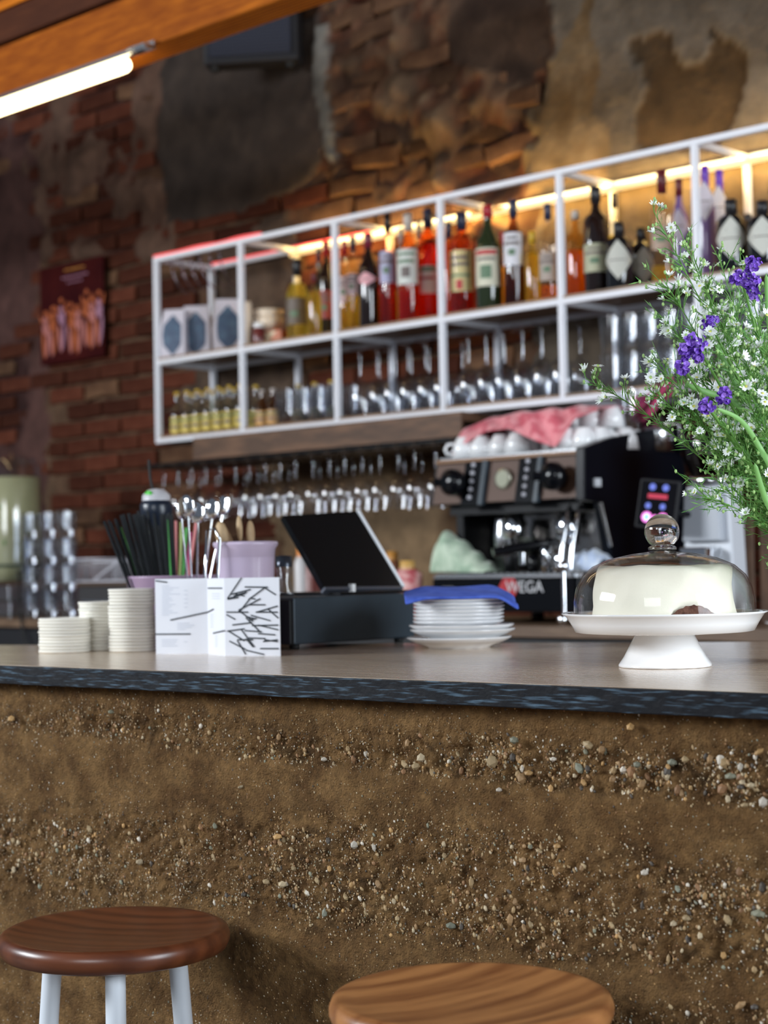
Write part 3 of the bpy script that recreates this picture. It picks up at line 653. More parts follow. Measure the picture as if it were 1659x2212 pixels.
for nx, kx in (('left', fx(992, 1045)), ('right', fx(1208, 1026))):
    Mk = Matrix.Translation((kx, .012, zc)) @ Matrix.Rotation(PI/2, 4, 'X')
    k_ = MB().lathe([(.016, 0), (.016, .018), (.034, .022), (.040, .035), (.038, .055), (.022, .066), (.0001, .068)], 24, M=Mk).build('steam_knob', M_blackgloss, t)
    MB().tube([(kx-.020, -.045, zc), (kx-.046, -.05, zc+.002)], [.010, .014], 12).build('lever', M_blackgloss, k_)
slab(MB(), .0, MW, zp1-.010, zp1, .004, .012).build('top_trim', pm('brown trim', (.22, .10, .035), .35), t, .001)
# group heads, portafilters
for nm, gx in (('left', fx(1068, 1110)), ('right', fx(1184, 1110))):
    g = MB().lathe([(.0001, 0), (.034, 0), (.036, .02), (.036, .045), (.028, .055), (.028, .085), (.0001, .085)], 24, c=(gx, .09, zp0-.100)).build('group_head', M_chrome, t)
pf = MB().lathe([(.0001, 0), (.030, .0), (.033, .02), (.033, .03)], 20, c=(fx(1184, 1110), .09, zp0-.125)).build('portafilter', M_chrome, t)
MB().tube([(fx(1184, 1110)-.02, .065, zp0-.115), (fx(1184, 1110)-.05, .02, zp0-.122), (fx(1160, 1110)-.075, -.04, zp0-.135), (fx(1160, 1110)-.10, -.075, zp0-.142)], [.010, .012, .015, .012], 12).build('handle', M_blackgloss, pf)
m = MB(); cx, cz = fx(1100, 1200), zb1+.07
m.tube([(cx-.035, .06, cz+.01), (cx, .06, cz-.01), (cx+.035, .06, cz+.014)], .008, 8); m.tube([(cx, .06, cz-.01), (cx, .06, cz-.045)], .010, 8)
m.build('spout', M_chrome, t)
for xx, h, r in ((fx(1118, 1220), .05, .018), (fx(1148, 1220), .085, .018), (fx(1176, 1220), .06, .020)):
    j = MB().lathe([(.0001, 0), (r, 0), (r*.8, h*.5), (r, h), (r*.5, h*1.05), (.0001, h*1.08)], 16, c=(xx, .07, zb1+.003)).build('tamper', M_chrome if xx != fx(1118, 1220) else M_blackgloss, t)
for xx in (fx(1214, 1150), fx(1236, 1150)):
    MB().tube([(xx, .06, zp0), (xx, .03, zp0-.03), (xx-.006, .005, zb1+.06), (xx-.008, .0, zb1+.012)], .0055, 8).build('steam_wand', M_chrome, t)
for xx in (fx(1233, 1280),):
    MB().tube([(xx, -.03, .012), (xx, -.03, zb1+.01)], .006, 8).build('water_pipe', M_chrome, t)
    MB().ball((xx, -.03, zb1+.02), .016, 12, 8).build('pipe_joint', M_chrome, t)
    MB().ball((xx-.006, -.03, .016), .016, 12, 8).build('pipe_joint', M_chrome, t)
m = MB().lathe([(.0001, 0), (.038, 0), (.036, .11), (.030, .16)], 20, c=(fx(1015, 1170), .16, zb1+.003)); m.build('milk_jug', M_steel, t)
for nm, sx0, sx1 in (('l', -.040, -.012), ):
    MB().box(-.018, .012, .12, .48, zb1-.01, zp0).build('side_column', M_black, t, .003)
# right side cheek, tall, rising to the back
sx = MW+.002
def sp(px_, py_): q = at(px_, py_, X=MX0+sx+.03); return (q[1]-MY, q[2]-MZ)
ol = [sp(1262, 966), sp(1320, 945), sp(1395, 930), (.42, sp(1395, 930)[1]+.02), (.47, zp0), (.47, .03), (.10, .03), (.10, zb1), sp(1318, 1185), sp(1300, 1085), sp(1262, 1080)]
m = MB(); m.prism(ol, 'x', sx, sx+.030); m.build('side_cheek', pm('deep black', (.002, .003, .006), .3, spec=.2), t, .003)
MB().prism([(-.004, sp(1262, 1080)[1]), (-.010, sp(1262, 1080)[1]), (-.010, sp(1262, 968)[1]), (-.004, sp(1262, 968)[1])], 'x', sx+.004, sx+.016).build('edge_strip', M_steel, t)
q = sp(1288, 1040); MB().box(sx+.030, sx+.036, q[0]-.012, q[0]+.014, q[1]-.014, q[1]+.008).build('screw_plate', pm('white tab', (.6, .62, .66), .5), t)
q = sp(1310, 1085); MB().tube([(sx+.034, .035, q[1]+.0), (sx+.036, .075, q[1]-.12)], .006, 8).build('side_rail', M_steel, t)
MB().box(.01, MW, .02, .46, zp1, zp1+.006).build('cup_tray', M_steel, t)
for xx in (.03, MW-.03):
    for yy in (.04, .44): MB().lathe([(.0001, 0), (.022, 0), (.018, zb0+.002), (.0001, zb0+.002)], 14, c=(xx, yy, 0)).build('foot', M_blackgloss, t)
# mark and name on the base
def text(body, size, M, mat, parent, name='printed_text', ext=.0006):
    c = bpy.data.curves.new(name, 'FONT'); c.body = body; c.size = size; c.extrude = ext; c.materials.append(mat); c.align_x = 'CENTER'; c.align_y = 'CENTER'
    tmp = bpy.data.objects.new('tmp', c); COL.objects.link(tmp); dg = bpy.context.evaluated_depsgraph_get(); dg.update()
    me = bpy.data.meshes.new_from_object(tmp.evaluated_get(dg)); bpy.data.objects.remove(tmp)
    o = bpy.data.objects.new(name, me); COL.objects.link(o); o.parent = parent; o.matrix_local = M; return o
RX = Matrix.Rotation(PI/2, 4, 'X')
zl = (mz(1248)+mz(1290))/2; xl = fx(1100, 1270); hr = .034
m = MB(); hv = [(xl+hr*math.cos(k*PI/3)*1.1, zl+hr*.9*math.sin(k*PI/3)) for k in range(6)]; m.prism(hv, 'y', -.003, .0)
m.build('hexagon_mark', pm('badge red', (.45, .012, .02), .35), t)
text('WEGA', .046, Matrix.Translation((xl+.058, -.004, zl)) @ RX, pm('badge silver', (.62, .62, .64), .3), t, 'name_lettering')
m = MB(); 
for k in range(4): m.box(fx(955, 1265)+k*.012, fx(955, 1265)+k*.012+.008, -.001, 0, zl-.004, zl+.004)
m.build('small_print', pm('print faint', (.16, .16, .17), .5), t)

# cups on the machine
ztop = MZ+zp1+.006
def cup_mesh(): return [(.0001, 0), (.020, 0), (.022, .004), (.034, .025), (.040, .062), (.038, .062), (.032, .026), (.018, .007), (.0001, .006)]
pc = thing('coffee_cup', 'c', 'cup', (0, 0, 0)); MB().lathe(cup_mesh(), 22).build('body', M_white, pc)
MB().tube([(.036, 0, .050), (.055, 0, .050), (.060, 0, .036), (.052, 0, .022), (.034, 0, .020)], .004, 8).build('handle', M_white, pc)
def cupat(px_, py_, y, lv, lab, s=1, rz=None, grp=None):
    x = at(px_, py_, Y=y)[0]
    return put(pc, (x, y, ztop+.062*s+lv*.064), rz if rz is not None else random.uniform(0, 6), True, lab, grp, s)
for px_, y, lv, lab in [(1003, -.26, 0, 'leftmost white cup upside down on the machine under the cloth edge'), (1040, -.25, 0, 'second white cup from the left on the machine'), (1082, -.24, 0, 'third white cup from the left on the machine, below the pink cloth'), (1118, -.26, 0, 'white cup upside down just left of the hanging cloth tip'),
                        (1225, -.25, 0, 'white cup upside down right of the hanging cloth tip'), (1262, -.24, 0, 'white cup in the lower tier left of the black side plate'), (1296, -.20, 0, 'white cup upside down above the black side plate edge')]:
    cupat(px_, 960, y, lv, lab)
for i, (px_, y) in enumerate([(1235, -.16), (1275, -.15), (1315, -.14), (1350, -.13), (1055, -.17), (1085, -.12), (1330, -.05), (1368, -.04), (1150, -.1), (1190, -.1)]):
    cupat(px_, 950, y, 0, 'white cup of the rear rows piled on the coffee machine', grp='rear lower cups on the coffee machine')
for i, (px_, y) in enumerate([(1238, -.15), (1280, -.14), (1322, -.13), (1120, -.13), (1165, -.12)]):
    cupat(px_, 920, y, 1, 'white cup in the upper tier piled on the coffee machine', grp='upper tier cups on the coffee machine')
put(proto_t, (at(1303, 940, Y=-.22)[0], -.10, ztop+.064), 0, label='clear tumbler standing on the cups of the coffee machine')
# cloths
def cloth(name, label, cat, fn, nu, nv, mat, thick=.003):
    m = MB(); vs = [fn(u/nu, v/nv) for v in range(nv+1) for u in range(nu+1)]
    m.add(vs, [(v*(nu+1)+u, v*(nu+1)+u+1, (v+1)*(nu+1)+u+1, (v+1)*(nu+1)+u) for v in range(nv) for u in range(nu)], 0, True)
    o = m.build(name, mat); s_ = o.modifiers.new('solid', 'SOLIDIFY'); s_.thickness = thick; s_.offset = 0
    sb = o.modifiers.new('sub', 'SUBSURF'); sb.levels = sb.render_levels = 1
    return tag(o, label, cat)
M_pink = pm('pink checked cloth', (.62, .10, .14), .9, var=(26, (.85, .30, .33), .06), sheen=.3, bump=(120, .3, .003))
_tx = [978, 1000, 1050, 1100, 1150, 1200, 1240, 1290]; _tt = [960, 925, 905, 893, 886, 882, 878, 876]; _tb = [984, 960, 932, 926, 950, 968, 905, 886]
def pinkf(u, v):
    px_ = 978+u*(1292-978); top = np.interp(px_, _tx, _tt); bot = np.interp(px_, _tx, _tb)
    y0 = -.305+.03*math.sin(u*9); y1 = -.10
    if v < .45:
        k = v/.45; py_ = bot+(top-bot)*k; y = y0+k*.07+.010*math.sin(u*40+k*3)
        return at(px_, py_, Y=y)
    k = (v-.45)/.55; p = at(px_, top, Y=y0+.07); return (p[0]+.0, p[1]+k*.22, p[2]-.012*k*k+.006*math.sin(u*31+k*4))
cloth('tea_towel', 'pink red checked tea towel draped over the cups on the machine', 'cloth', pinkf, 44, 14, M_pink)
M_mint = pm('mint cloth', (.36, .50, .36), .95, var=(22, (.60, .72, .56), .10), sheen=.3, bump=(60, .5, .006))
def mintf(u, v):
    X0 = at(934, 1200, Y=-.28)[0]; X1 = at(1055, 1200, Y=-.28)[0]
    zt_ = MZ+zb1; x = X0+(X1-X0)*u
    hgt_ = np.interp(u, [0, .12, .3, .55, .8, 1], [.088, .125, .10, .062, .03, .004])
    a_ = v*PI; return (x+.008*math.sin(v*9+u*5), -.24-.055*math.cos(a_), zt_+.005+hgt_*math.sin(a_)**.7+.006*math.sin(u*26+v*8)*math.sin(a_))
cloth('dish_cloth', 'crumpled pale green cloth heaped on the drip tray', 'cloth', mintf, 24, 16, M_mint)
M_blue = pm('pale blue cloth', (.45, .55, .75), .95, var=(30, (.70, .78, .88), .1), sheen=.3)
def bluef(u, v):
    X0 = at(1220, 1200, Y=-.30)[0]; X1 = at(1300, 1200, Y=-.30)[0]
    a_ = v*PI; h_ = np.interp(u, [0, .2, .7, 1], [.02, .05, .058, .03])
    return (X0+(X1-X0)*u, -.27-.05*math.cos(a_), MZ+zb1+.006+h_*math.sin(a_)**.8+.005*math.sin(u*24+v*10)*math.sin(a_))
cloth('wiping_cloth', 'folded pale blue cloth beside the steam wands', 'cloth', bluef, 18, 12, M_blue)
M_mag = pm('magenta cloth', (.25, .008, .07), .9, var=(14, (.60, .06, .16), .12), sheen=.2)
def magf(u, v):
    px_ = 1362+u*92; top = 826+14*math.sin(u*5)+(1-u)*22; py_ = top+v*(62-22*u); return at(px_, py_, Y=-.06+.02*math.sin(v*8+u*10)+.02*v)
cloth('magenta_cloth', 'magenta cloth bundled over steel pots behind the flowers', 'cloth', magf, 16, 12, M_mag, .006)
for i, (px_, w_, h_) in enumerate([(1400, .05, .10), (1440, .045, .075)]):
    p = at(px_, 930, Y=-.02)
    t = thing('steel_pot', 'brushed steel pot on the coffee machine %s' % ('under the magenta cloth', 'beside the pot under the magenta cloth')[i], 'pot', (p[0], .02+.09*i, ztop))
    MB().lathe([(.0001, 0), (w_, 0), (w_, h_), (w_-.003, h_), (w_-.003, .003), (.0001, .003)], 24).build('body', M_steel, t)
    MB().tube([(w_, 0, h_*.8), (w_+.03, 0, h_*.75), (w_+.03, 0, h_*.35), (w_, 0, h_*.3)], .004, 8).build('handle', M_steel, t)

# ================================================================ GRINDER, BOARDS, SMALL THINGS ON THE BENCH
gy = -.30; gx0 = at(1452, 1190, Y=gy)[0]; gx1 = at(1555, 1190, Y=gy)[0]; gz = at(1500, 1048, Y=gy)[2]-ZN; gw = (gx1-gx0)/2
t = thing('coffee_grinder', 'silver coffee grinder with a dark touch screen and bean hopper', 'grinder', ((gx0+gx1)/2, gy, ZN))
M_silver = pm('silver body', (.62, .65, .70), .35, .15)
m = MB(); m.prism([(-gw*1.15, 0), (gw*1.15, 0), (gw*.95, gz), (-gw*.82, gz)], 'y', .05, .12); m.build('body', M_silver, t, .006)
m = MB(); m.prism([(-gw*.80, gz*.60), (gw*.80, gz*.60), (gw*.74, gz*.96), (-gw*.70, gz*.96)], 'y', .025, .05); m.build('front_cover', pm('grey cover', (.42, .45, .50), .35), t, .004)
MB().box(-gw*.5, gw*.6, -.02, .05, gz*.42, gz*.56).build('chute', M_chrome, t, .004)
MB().box(-gw*1.1, gw*1.1, -.06, .14, 0, .03).build('base', M_silver, t, .005)
h = MB().lathe([(.05, gz), (.052, gz+.018), (.075, gz+.07), (.085, gz+.15), (.075, gz+.155)], 24, c=(0, .09, 0)).build('hopper', glass('smoky hopper', (.22, .15, .15), .5, .08), t)
MB().lathe([(.045, gz), (.066, gz+.005), (.066, gz+.022), (.045, gz+.026)], 24, c=(0, .09, 0)).build('collar', M_chrome, t)
tb = MB().box(-.055, .055, -.008, .008, -.065, .065).build('screen', pm('screen frame', (.02, .02, .022), .5, spec=.2), t, .004)
p = at(1422, 1090, Y=gy-.05); tb.location = (p[0]-(gx0+gx1)/2, -.05, p[2]-ZN+.0); tb.rotation_euler = (-.12, .12, .25)
m = MB(); ic = [pm('icon red', (.3, .01, .03), .4, emit=(.9, .03, .12), estr=.30), pm('icon blue', (.1, .12, .4), .4, emit=(.15, .25, 1), estr=.35), pm('icon cyan', (.2, .7, .9), .4, emit=(.2, .8, 1), estr=1.0), pm('icon pink', (.8, .2, .6), .4, emit=(1, .2, .8), estr=.9)]
MB().box(-.049, .049, -.009, -.008, -.059, .059).build('display', pm('display', (.002, .002, .004), .5, spec=.05), tb)
def disc(m, x, z, r, mi, y=-.0095): blob(m, x, z, r, r, 0, y, 14, mi)
m.box(-.028, .026, -.0098, -.009, .014, .026, 0)
for x, z, r, mi in [(-.018, .044, .009, 1), (.018, .044, .009, 1), (-.024, -.006, .008, 1), (.016, -.006, .008, 1), (-.024, -.036, .014, 3), (.020, -.036, .014, 3), (-.002, -.036, .007, 3)]: disc(m, x, z, r, mi)
for x in (-.024, .020): disc(m, x, -.036, .008, 2, -.0101)
m.build('display_icons', ic, tb)
MB().tube([(p[0]-(gx0+gx1)/2+.03, -.04, p[2]-ZN-.02), (-.03, .06, p[2]-ZN-.03)], .008, 8).build('screen_arm', M_black, t)
M_wp = wood('brown plank', (.07, .035, .018), (.19, .10, .055), (9, 9, 1.2), .6)
for i, (px_, w_, nm) in enumerate([(1574, .045, 'left'), (1618, .040, 'right')]):
    p = at(px_, 1200, Y=-.15)
    t = thing('wooden_board', 'tall brown board leaning behind the grinder, %s one of two' % nm, 'board', (p[0]+.01, -.13+i*.09, ZN), .5)
    b = MB().box(-w_, w_, 0, .018, 0, .30).build('plank', M_wp, t, .002); b.rotation_euler = (-.16, 0, 0)
    MB().box(-w_*.2, w_*.2, -.001, .0, .26, .275).build('slot', M_black, b)
p = at(1672, 1310, Y=-.40); t = thing('white_mug', 'white mug on a saucer at the bench edge behind the cake', 'mug', (p[0], -.30, ZN+.012))
MB().lathe([(.0001, 0), (.03, 0), (.036, .01), (.046, .06), (.050, .09), (.048, .09), (.042, .05), (.0001, .008)], 24).build('body', M_white, t)
MB().tube([(.046, 0, .07), (.07, 0, .068), (.07, 0, .03), (.042, 0, .025)], .005, 8).build('handle', M_white, t)
t = thing('saucer', 'white saucer under the mug behind the cake', 'saucer', (p[0], -.30, ZN)); MB().lathe([(.0001, 0), (.035, 0), (.075, .012), (.074, .014), (.035, .004), (.0001, .012)], 28).build('dish', M_white, t)
# small jars left of the machine
def small(name, label, cat, px_, y, R, H, mat, cap=None, z0=ZN):
    x = at(px_, 1240, Y=y)[0]; t = thing(name, label, cat, (x, y, z0))
    MB().lathe([(.0001, 0), (R*.95, 0), (R, .004), (R, H*.78), (R*.6, H*.86), (R*.5, H*.87)], 18).build('body', mat, t)
    MB().lathe([(R*.5, H*.86), (R*.52, H), (.0001, H)], 14).build('lid', cap or M_white, t)
small('food_tin', 'red and pink tin left of the coffee machine', 'tin', 880, -.32, .045, .185, pm('tin red', (.45, .05, .07), .4, var=(30, (.75, .45, .42), .1)), pm('tin lid', (.6, .35, .1), .4))
small('food_tin', 'small orange lidded jar behind the till screen edge', 'jar', 848, -.20, .035, .215, pm('jar brown', (.25, .10, .05), .4), pm('lid orange', (.55, .25, .05), .4))
small('spice_bottle', 'small white bottle with orange cap left of the till screen', 'bottle', 648, -.30, .018, .235, pm('bottle white', (.62, .60, .60), .4), pm('lid orange2', (.75, .25, .04), .4))
small('spice_bottle', 'pinkish jar behind the till screen', 'jar', 672, -.15, .03, .20, pm('jar pink', (.42, .25, .24), .4), pm('lid grey', (.3, .3, .34), .4))
small('spice_bottle', 'dark red jar behind the till screen, near its hinge', 'jar', 690, -.22, .026, .175, pm('jar dark red', (.20, .04, .03), .4), pm('lid cream', (.5, .42, .30), .4))
# dish washer box with wire racks, left
wx0 = at(168, 1255, Y=-.38)[0]; wx1 = at(350, 1255, Y=-.38)[0]; wz = at(250, 1258, Y=-.38)[2]
t = thing('glass_washer', 'low grey steel glass washer on the bench behind the lid stacks', 'appliance', ((wx0+wx1)/2, -.38, ZN)); hw = (wx1-wx0)/2
MB().box(-hw, hw, 0, .45, .012, wz-ZN-.012).build('body', pm('dark steel', (.09, .085, .085), .35, .6), t, .003)
MB().box(-hw-.005, hw+.005, -.01, .46, wz-ZN-.012, wz-ZN).build('worktop', pm('brown steel', (.14, .09, .06), .3, .4), t, .002)
MB().box(-hw*.8, hw*.8, -.02, -.012, (wz-ZN)*.45, (wz-ZN)*.52).build('handle', M_steel, t)
for s_ in (-1, 1):
    for yy in (.04, .4): MB().box(s_*hw*.85-.015, s_*hw*.85+.015, yy-.015, yy+.015, 0, .012).build('foot', M_rubber, t)
M_wire = pm('white wire', (.62, .62, .68), .4)
for i, (px0, px1, hh, nm) in enumerate([(168, 212, .085, 'left'), (208, 275, .075, 'right')]):
    x0 = at(px0, 1240, Y=-.34)[0]; x1 = at(px1, 1240, Y=-.34)[0]-.01
    t = thing('wire_basket', '%s white wire glass basket on the washer' % nm, 'basket', ((x0+x1)/2, -.30, wz)); h2 = (x1-x0)/2
    for zz in (.004, hh):
        MB().tube([(-h2, -.05, zz), (h2, -.05, zz), (h2, .12, zz), (-h2, .12, zz), (-h2, -.05, zz)], .003, 6).build('hoop', M_wire, t)
    n_ = int(h2*2/.010)
    for k in range(n_+1):
        x = -h2+2*h2*k/n_; MB().tube([(x, -.05, hh), (x, -.05, .003), (x, .12, .003), (x, .12, hh)], .0013, 5).build('wire', M_wire, t)
    if i: MB().tube([(-h2*.9, -.055, .01), (h2*.6, -.055, hh*.9)], .004, 6).build('brace', M_wire, t)

# ================================================================ DISPENSER AND GLASS STACKS, LEFT
dx = at(31, 1100, Y=-.30)[0]; dz0 = at(20, 1262, Y=-.30)[2]; dz1 = at(20, 985, Y=-.30)[2]; R_ = .125
t = thing('crate_stand', 'pale glass crate carrying the drink dispenser', 'stand', (dx-R_, -.24, ZN)); hh = dz0-ZN
M_ice = glass('frosted crate', (.75, .82, .85), .6, .30, .25)
MB().box(-R_-.02, R_+.02, -.10, .10, 0, hh*.48).build('lower_crate', M_ice, t, .004); MB().box(-R_-.012, R_+.012, -.10, .10, hh*.50, hh-.004).build('upper_crate', M_ice, t, .004)
t = thing('drink_dispenser', 'glass drink dispenser filled with cloudy yellow green lemonade', 'dispenser', (dx-R_, -.24, dz0)); H_ = dz1-dz0
MB().lathe([(.0001, 0), (R_*.94, 0), (R_*.97, .012), (R_, .07), (R_, H_*.86), (R_*.9, H_*.95), (R_*.80, H_)], 36).build('jar', M_glass_thick, t)
MB().lathe([(.0001, .012), (R_*.955, .012), (R_*.965, .07), (R_*.965, H_*.84), (.0001, H_*.84)], 36).build('lemonade', pm('lemonade', (.50, .48, .26), .3), t)
MB().lathe([(R_+.001, .066), (R_+.002, .078)], 36).build('band', pm('dark band', (.05, .07, .04), .4), t)
for a_, z_ in ((-.9, .30), (-.75, .16), (-1.1, .22)): blob_ = MB().ball((R_*.97*math.cos(a_), R_*.97*math.sin(a_), z_), .010, 8, 6, sc=(.4, .4, 1)); blob_.build('herb_leaf', pm('herb', (.10, .35, .05), .6), t)
tp = MB(); ty = -.30+.03; ax = R_
tap = MB().tube([(ax-.01, -.02, .05), (ax+.045, -.03, .05)], .012, 12).build('tap', M_chrome, t)
MB().tube([(ax+.035, -.03, .16), (ax+.035, -.03, .02), (ax+.030, -.03, -.005)], [.010, .013, .011], 12).build('tap_body', M_chrome, tap)
MB().tube([(ax+.03, -.03, .125), (ax+.085, -.035, .135)], [.007, .009], 10).build('tap_lever', M_chrome, tap)
MB().lathe([(.016, 0), (.030, -.004), (.030, -.010), (.0001, -.012)], 18, c=(ax+.035, -.03, .055)).build('drip_ring', M_black, tap)
MB().ball((ax+.035, -.03, .175), .010, 10, 6).build('tap_knob', M_chrome, tap)
t = tag(MB().tube([at(*p_, Y=y_) for p_, y_ in [((40, 1235), -.36), ((42, 1290), -.40), ((46, 1340), -.46), ((52, 1385), -.48), ((60, 1400), -.49), ((56, 1410), -.47)]], .0045, 8).build('drain_hose', M_rubber), 'thin dark hose hanging from the dispenser tap to the bench', 'hose')
# stacked tumblers
for r_ in range(3):
    for c_ in range(3):
        if r_ == 2 and c_ == 0: continue
        for lv in range(4 if r_ < 2 else 3):
            x = at(66+c_*40+r_*3, 1300, Y=-.39+r_*.088)[0]; y = -.39+r_*.088
            put(proto_t, (x+random.uniform(-.002, .002), y, ZN+lv*.0955), 0, label='tumbler stacked by the dispenser, %s tier up, %s column, %s row' % (ORD[lv], ('left', 'middle', 'right')[c_], ('front', 'middle', 'back')[r_]), group='stacked tumblers by the dispenser', s=1.03*.92)

# ================================================================ COUNTER
ZC = 1.10
eL = at(0, 1436, Z=ZC); eR = at(1659, 1496, Z=ZC); ed = (eR-eL)/np.linalg.norm(eR-eL); en = np.array([-ed[1], ed[0], 0])
def ce(s_, back=0): return eL+ed*s_+en*back     # along the front edge, back = into the counter
bL = at(60, 1393, Z=ZC); bR = at(1500, 1387, Z=ZC); bd = (bR-bL)/np.linalg.norm(bR-bL)
fA = ce(-1.2); fB = ce(2.6); bA = bL-bd*1.5; bB = bR+bd*.6
top = [(fA[0], fA[1]), (fB[0], fB[1]), (fB[0]+.05, bB[1]), (bB[0], bB[1]), (bA[0], bA[1])]
t = thing('bar_counter', 'long bar counter with wooden top, black edge and rough pebbly earth front', 'counter', (0, 0, 0))
def ctr_mat():
    m = wood('counter oak', (.44, .32, .22), (.78, .64, .50), (1.1, 8, 8), .22, 2.0, coat=.5, dist=5, bump=.04); return m
MB().prism(top, 'z', ZC-.030, ZC).build('counter_top', ctr_mat(), t)
TH = .0325
tr = MB().prism([tuple(p[:2]) for p in (ce(-1.2, -.006), ce(2.6, -.006), ce(2.6, .0), ce(-1.2, .0))], 'z', ZC-TH, ZC-.0005)
M_edge = pm('worn black edge', (.005, .006, .009), .5, spec=.2, var=(1, (.09, .15, .21)), bump=(40, .5, .003))
nt = M_edge.node_tree; nz = [n for n in nt.nodes if n.type == 'TEX_NOISE'][0]
mp = nt.nodes.new('ShaderNodeMapping'); mp.inputs['Scale'].default_value = (24, 24, 320); tc = [n for n in nt.nodes if n.type == 'TEX_COORD'][0]
nt.links.new(tc.outputs['Object'], mp.inputs[0]); nt.links.new(mp.outputs[0], nz.inputs['Vector'])
rp = [n for n in nt.nodes if n.type == 'VALTORGB'][0]; rp.color_ramp.elements[0].position = .53; rp.color_ramp.elements[1].position = .72
tr.build('edge_trim', M_edge, t, .0012)
# earth front: relief sheet + pebbles
FB = .022
L0, L1 = -1.2, 2.6; ss = np.concatenate([np.arange(L0, -.15, .03), np.arange(-.15, 1.75, .0030), np.arange(1.75, L1, .03)]); zz = np.concatenate([np.arange(0, .40, .04), np.arange(.40, ZC-TH+.004, .0030)])
GS, GZ2 = np.meshgrid(ss, zz)
def front_fields(s_, z_):
    P = eL+ed*s_[..., None]+en*FB; P = P.copy(); P[..., 2] = z_
    d = P-CAM; zc_ = d@cf; px_ = 829.5+F*(d@cr)/zc_; py_ = 1106-F*(d@cu)/zc_
    n_ = fbm(s_*5, z_*7, 4, 61); wv = (n_-.5)*80
    f = py_+wv
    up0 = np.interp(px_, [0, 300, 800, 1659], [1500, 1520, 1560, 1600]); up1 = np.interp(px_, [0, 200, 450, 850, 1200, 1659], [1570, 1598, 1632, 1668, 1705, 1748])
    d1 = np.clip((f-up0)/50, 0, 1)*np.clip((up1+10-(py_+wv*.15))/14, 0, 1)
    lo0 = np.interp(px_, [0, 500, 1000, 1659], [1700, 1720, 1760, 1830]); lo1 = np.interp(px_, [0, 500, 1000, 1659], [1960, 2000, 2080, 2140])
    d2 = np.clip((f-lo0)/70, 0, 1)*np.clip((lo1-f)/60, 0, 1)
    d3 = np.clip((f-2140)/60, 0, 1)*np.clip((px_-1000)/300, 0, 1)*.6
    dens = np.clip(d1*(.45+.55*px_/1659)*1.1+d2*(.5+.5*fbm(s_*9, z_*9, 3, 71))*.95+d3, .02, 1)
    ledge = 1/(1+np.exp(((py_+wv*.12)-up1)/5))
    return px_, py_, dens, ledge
fpx, fpy, dens, ledge = front_fields(GS, GZ2)
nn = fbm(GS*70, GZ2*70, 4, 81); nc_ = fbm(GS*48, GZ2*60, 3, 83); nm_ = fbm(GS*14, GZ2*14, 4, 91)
# protrudes below the ledge line, crumbly above it
hh = (nm_-.5)*.012+(nn-.5)*(.004+.018*dens)-ledge*.008-dens*.003+(fbm(GS*190, GZ2*230, 2, 87)-.5)*(.0016+.0060*dens)
P = eL+ed*GS[..., None]+en*(FB-hh)[..., None]; P[..., 2] = GZ2
tn = fbm(GS*30, GZ2*30, 4, 95); tl = fbm(GS*2.2, GZ2*3, 3, 99)
ec = mixn(c3(.115, .058, .020), c3(.255, .145, .056), np.clip((tn-.3)*1.5+(tl-.5)*.25+.15, 0, 1))
ec = mixn(ec, ec*.45, (.25+.75*dens)*np.clip((.47-nc_)*5, 0, 1))  # crevice shade painted into the earth colour, strongest in the pebbly bands
och = (fpy < 1600) & (fpx > 1200) & (tl+(tn-.5)*.4 > .52)
ec = np.where(och[..., None], mixn(c3(.19, .10, .035), c3(.25, .14, .055), tn), ec)
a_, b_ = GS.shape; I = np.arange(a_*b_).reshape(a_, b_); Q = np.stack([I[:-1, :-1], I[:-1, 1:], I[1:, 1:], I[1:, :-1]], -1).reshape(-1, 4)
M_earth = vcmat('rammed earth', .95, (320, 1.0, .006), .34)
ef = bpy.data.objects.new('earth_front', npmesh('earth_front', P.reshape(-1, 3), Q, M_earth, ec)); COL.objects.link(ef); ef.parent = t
MB().prism([tuple(p[:2]) for p in (ce(-1.2, FB+.03), ce(2.6, FB+.03), ce(2.6, .30), ce(-1.2, .30))], 'z', 0, ZC-.030).build('core', pm('plain earth', (.16, .10, .05), .9), t)
# pebbles
PC = [(.42, .31, .17), (.52, .42, .27), (.34, .21, .10), (.24, .24, .17), (.50, .30, .12), (.10, .085, .07), (.24, .25, .19), (.66, .60, .50), (.28, .15, .07), (.38, .26, .13)]
PM = [pm('pebble %d' % i, c, .55, spec=.4, rand=.2) for i, c in enumerate(PC)]
ico = []
import bmesh
def pebble(mi, name):
    bm = bmesh.new(); bmesh.ops.create_icosphere(bm, subdivisions=1, radius=1)
    ang = random.uniform(0, 6)
    for v in bm.verts: v.co *= random.uniform(.80, 1.1)
    me = bpy.data.meshes.new(name); bm.to_mesh(me); bm.free(); me.materials.append(PM[mi])
    return me
pebs = [[pebble(i, 'pebble') for _ in range(2)] for i in range(len(PC))]
small_ = [MB() for _ in range(1)][0]
base_v = [[tuple(v.co) for v in p[0].vertices] for p in pebs]; base_f = [tuple(p.vertices) for p in pebs[0][0].polygons]
octv = [(1, 0, 0), (-1, 0, 0), (0, 1, 0), (0, -1, 0), (0, 0, 1), (0, 0, -1)]; octf = [(0, 2, 4), (2, 1, 4), (1, 3, 4), (3, 0, 4), (2, 0, 5), (1, 2, 5), (3, 1, 5), (0, 3, 5)]
Nc = 130000; S_ = rng.uniform(-.08, 1.72, Nc); Z_ = rng.uniform(.42, ZC-TH-.004, Nc)
_, _, dn, ld = front_fields(S_, Z_); keep = rng.random(Nc) < dn*.42+.03; S_, Z_, dn = S_[keep], Z_[keep], dn[keep]
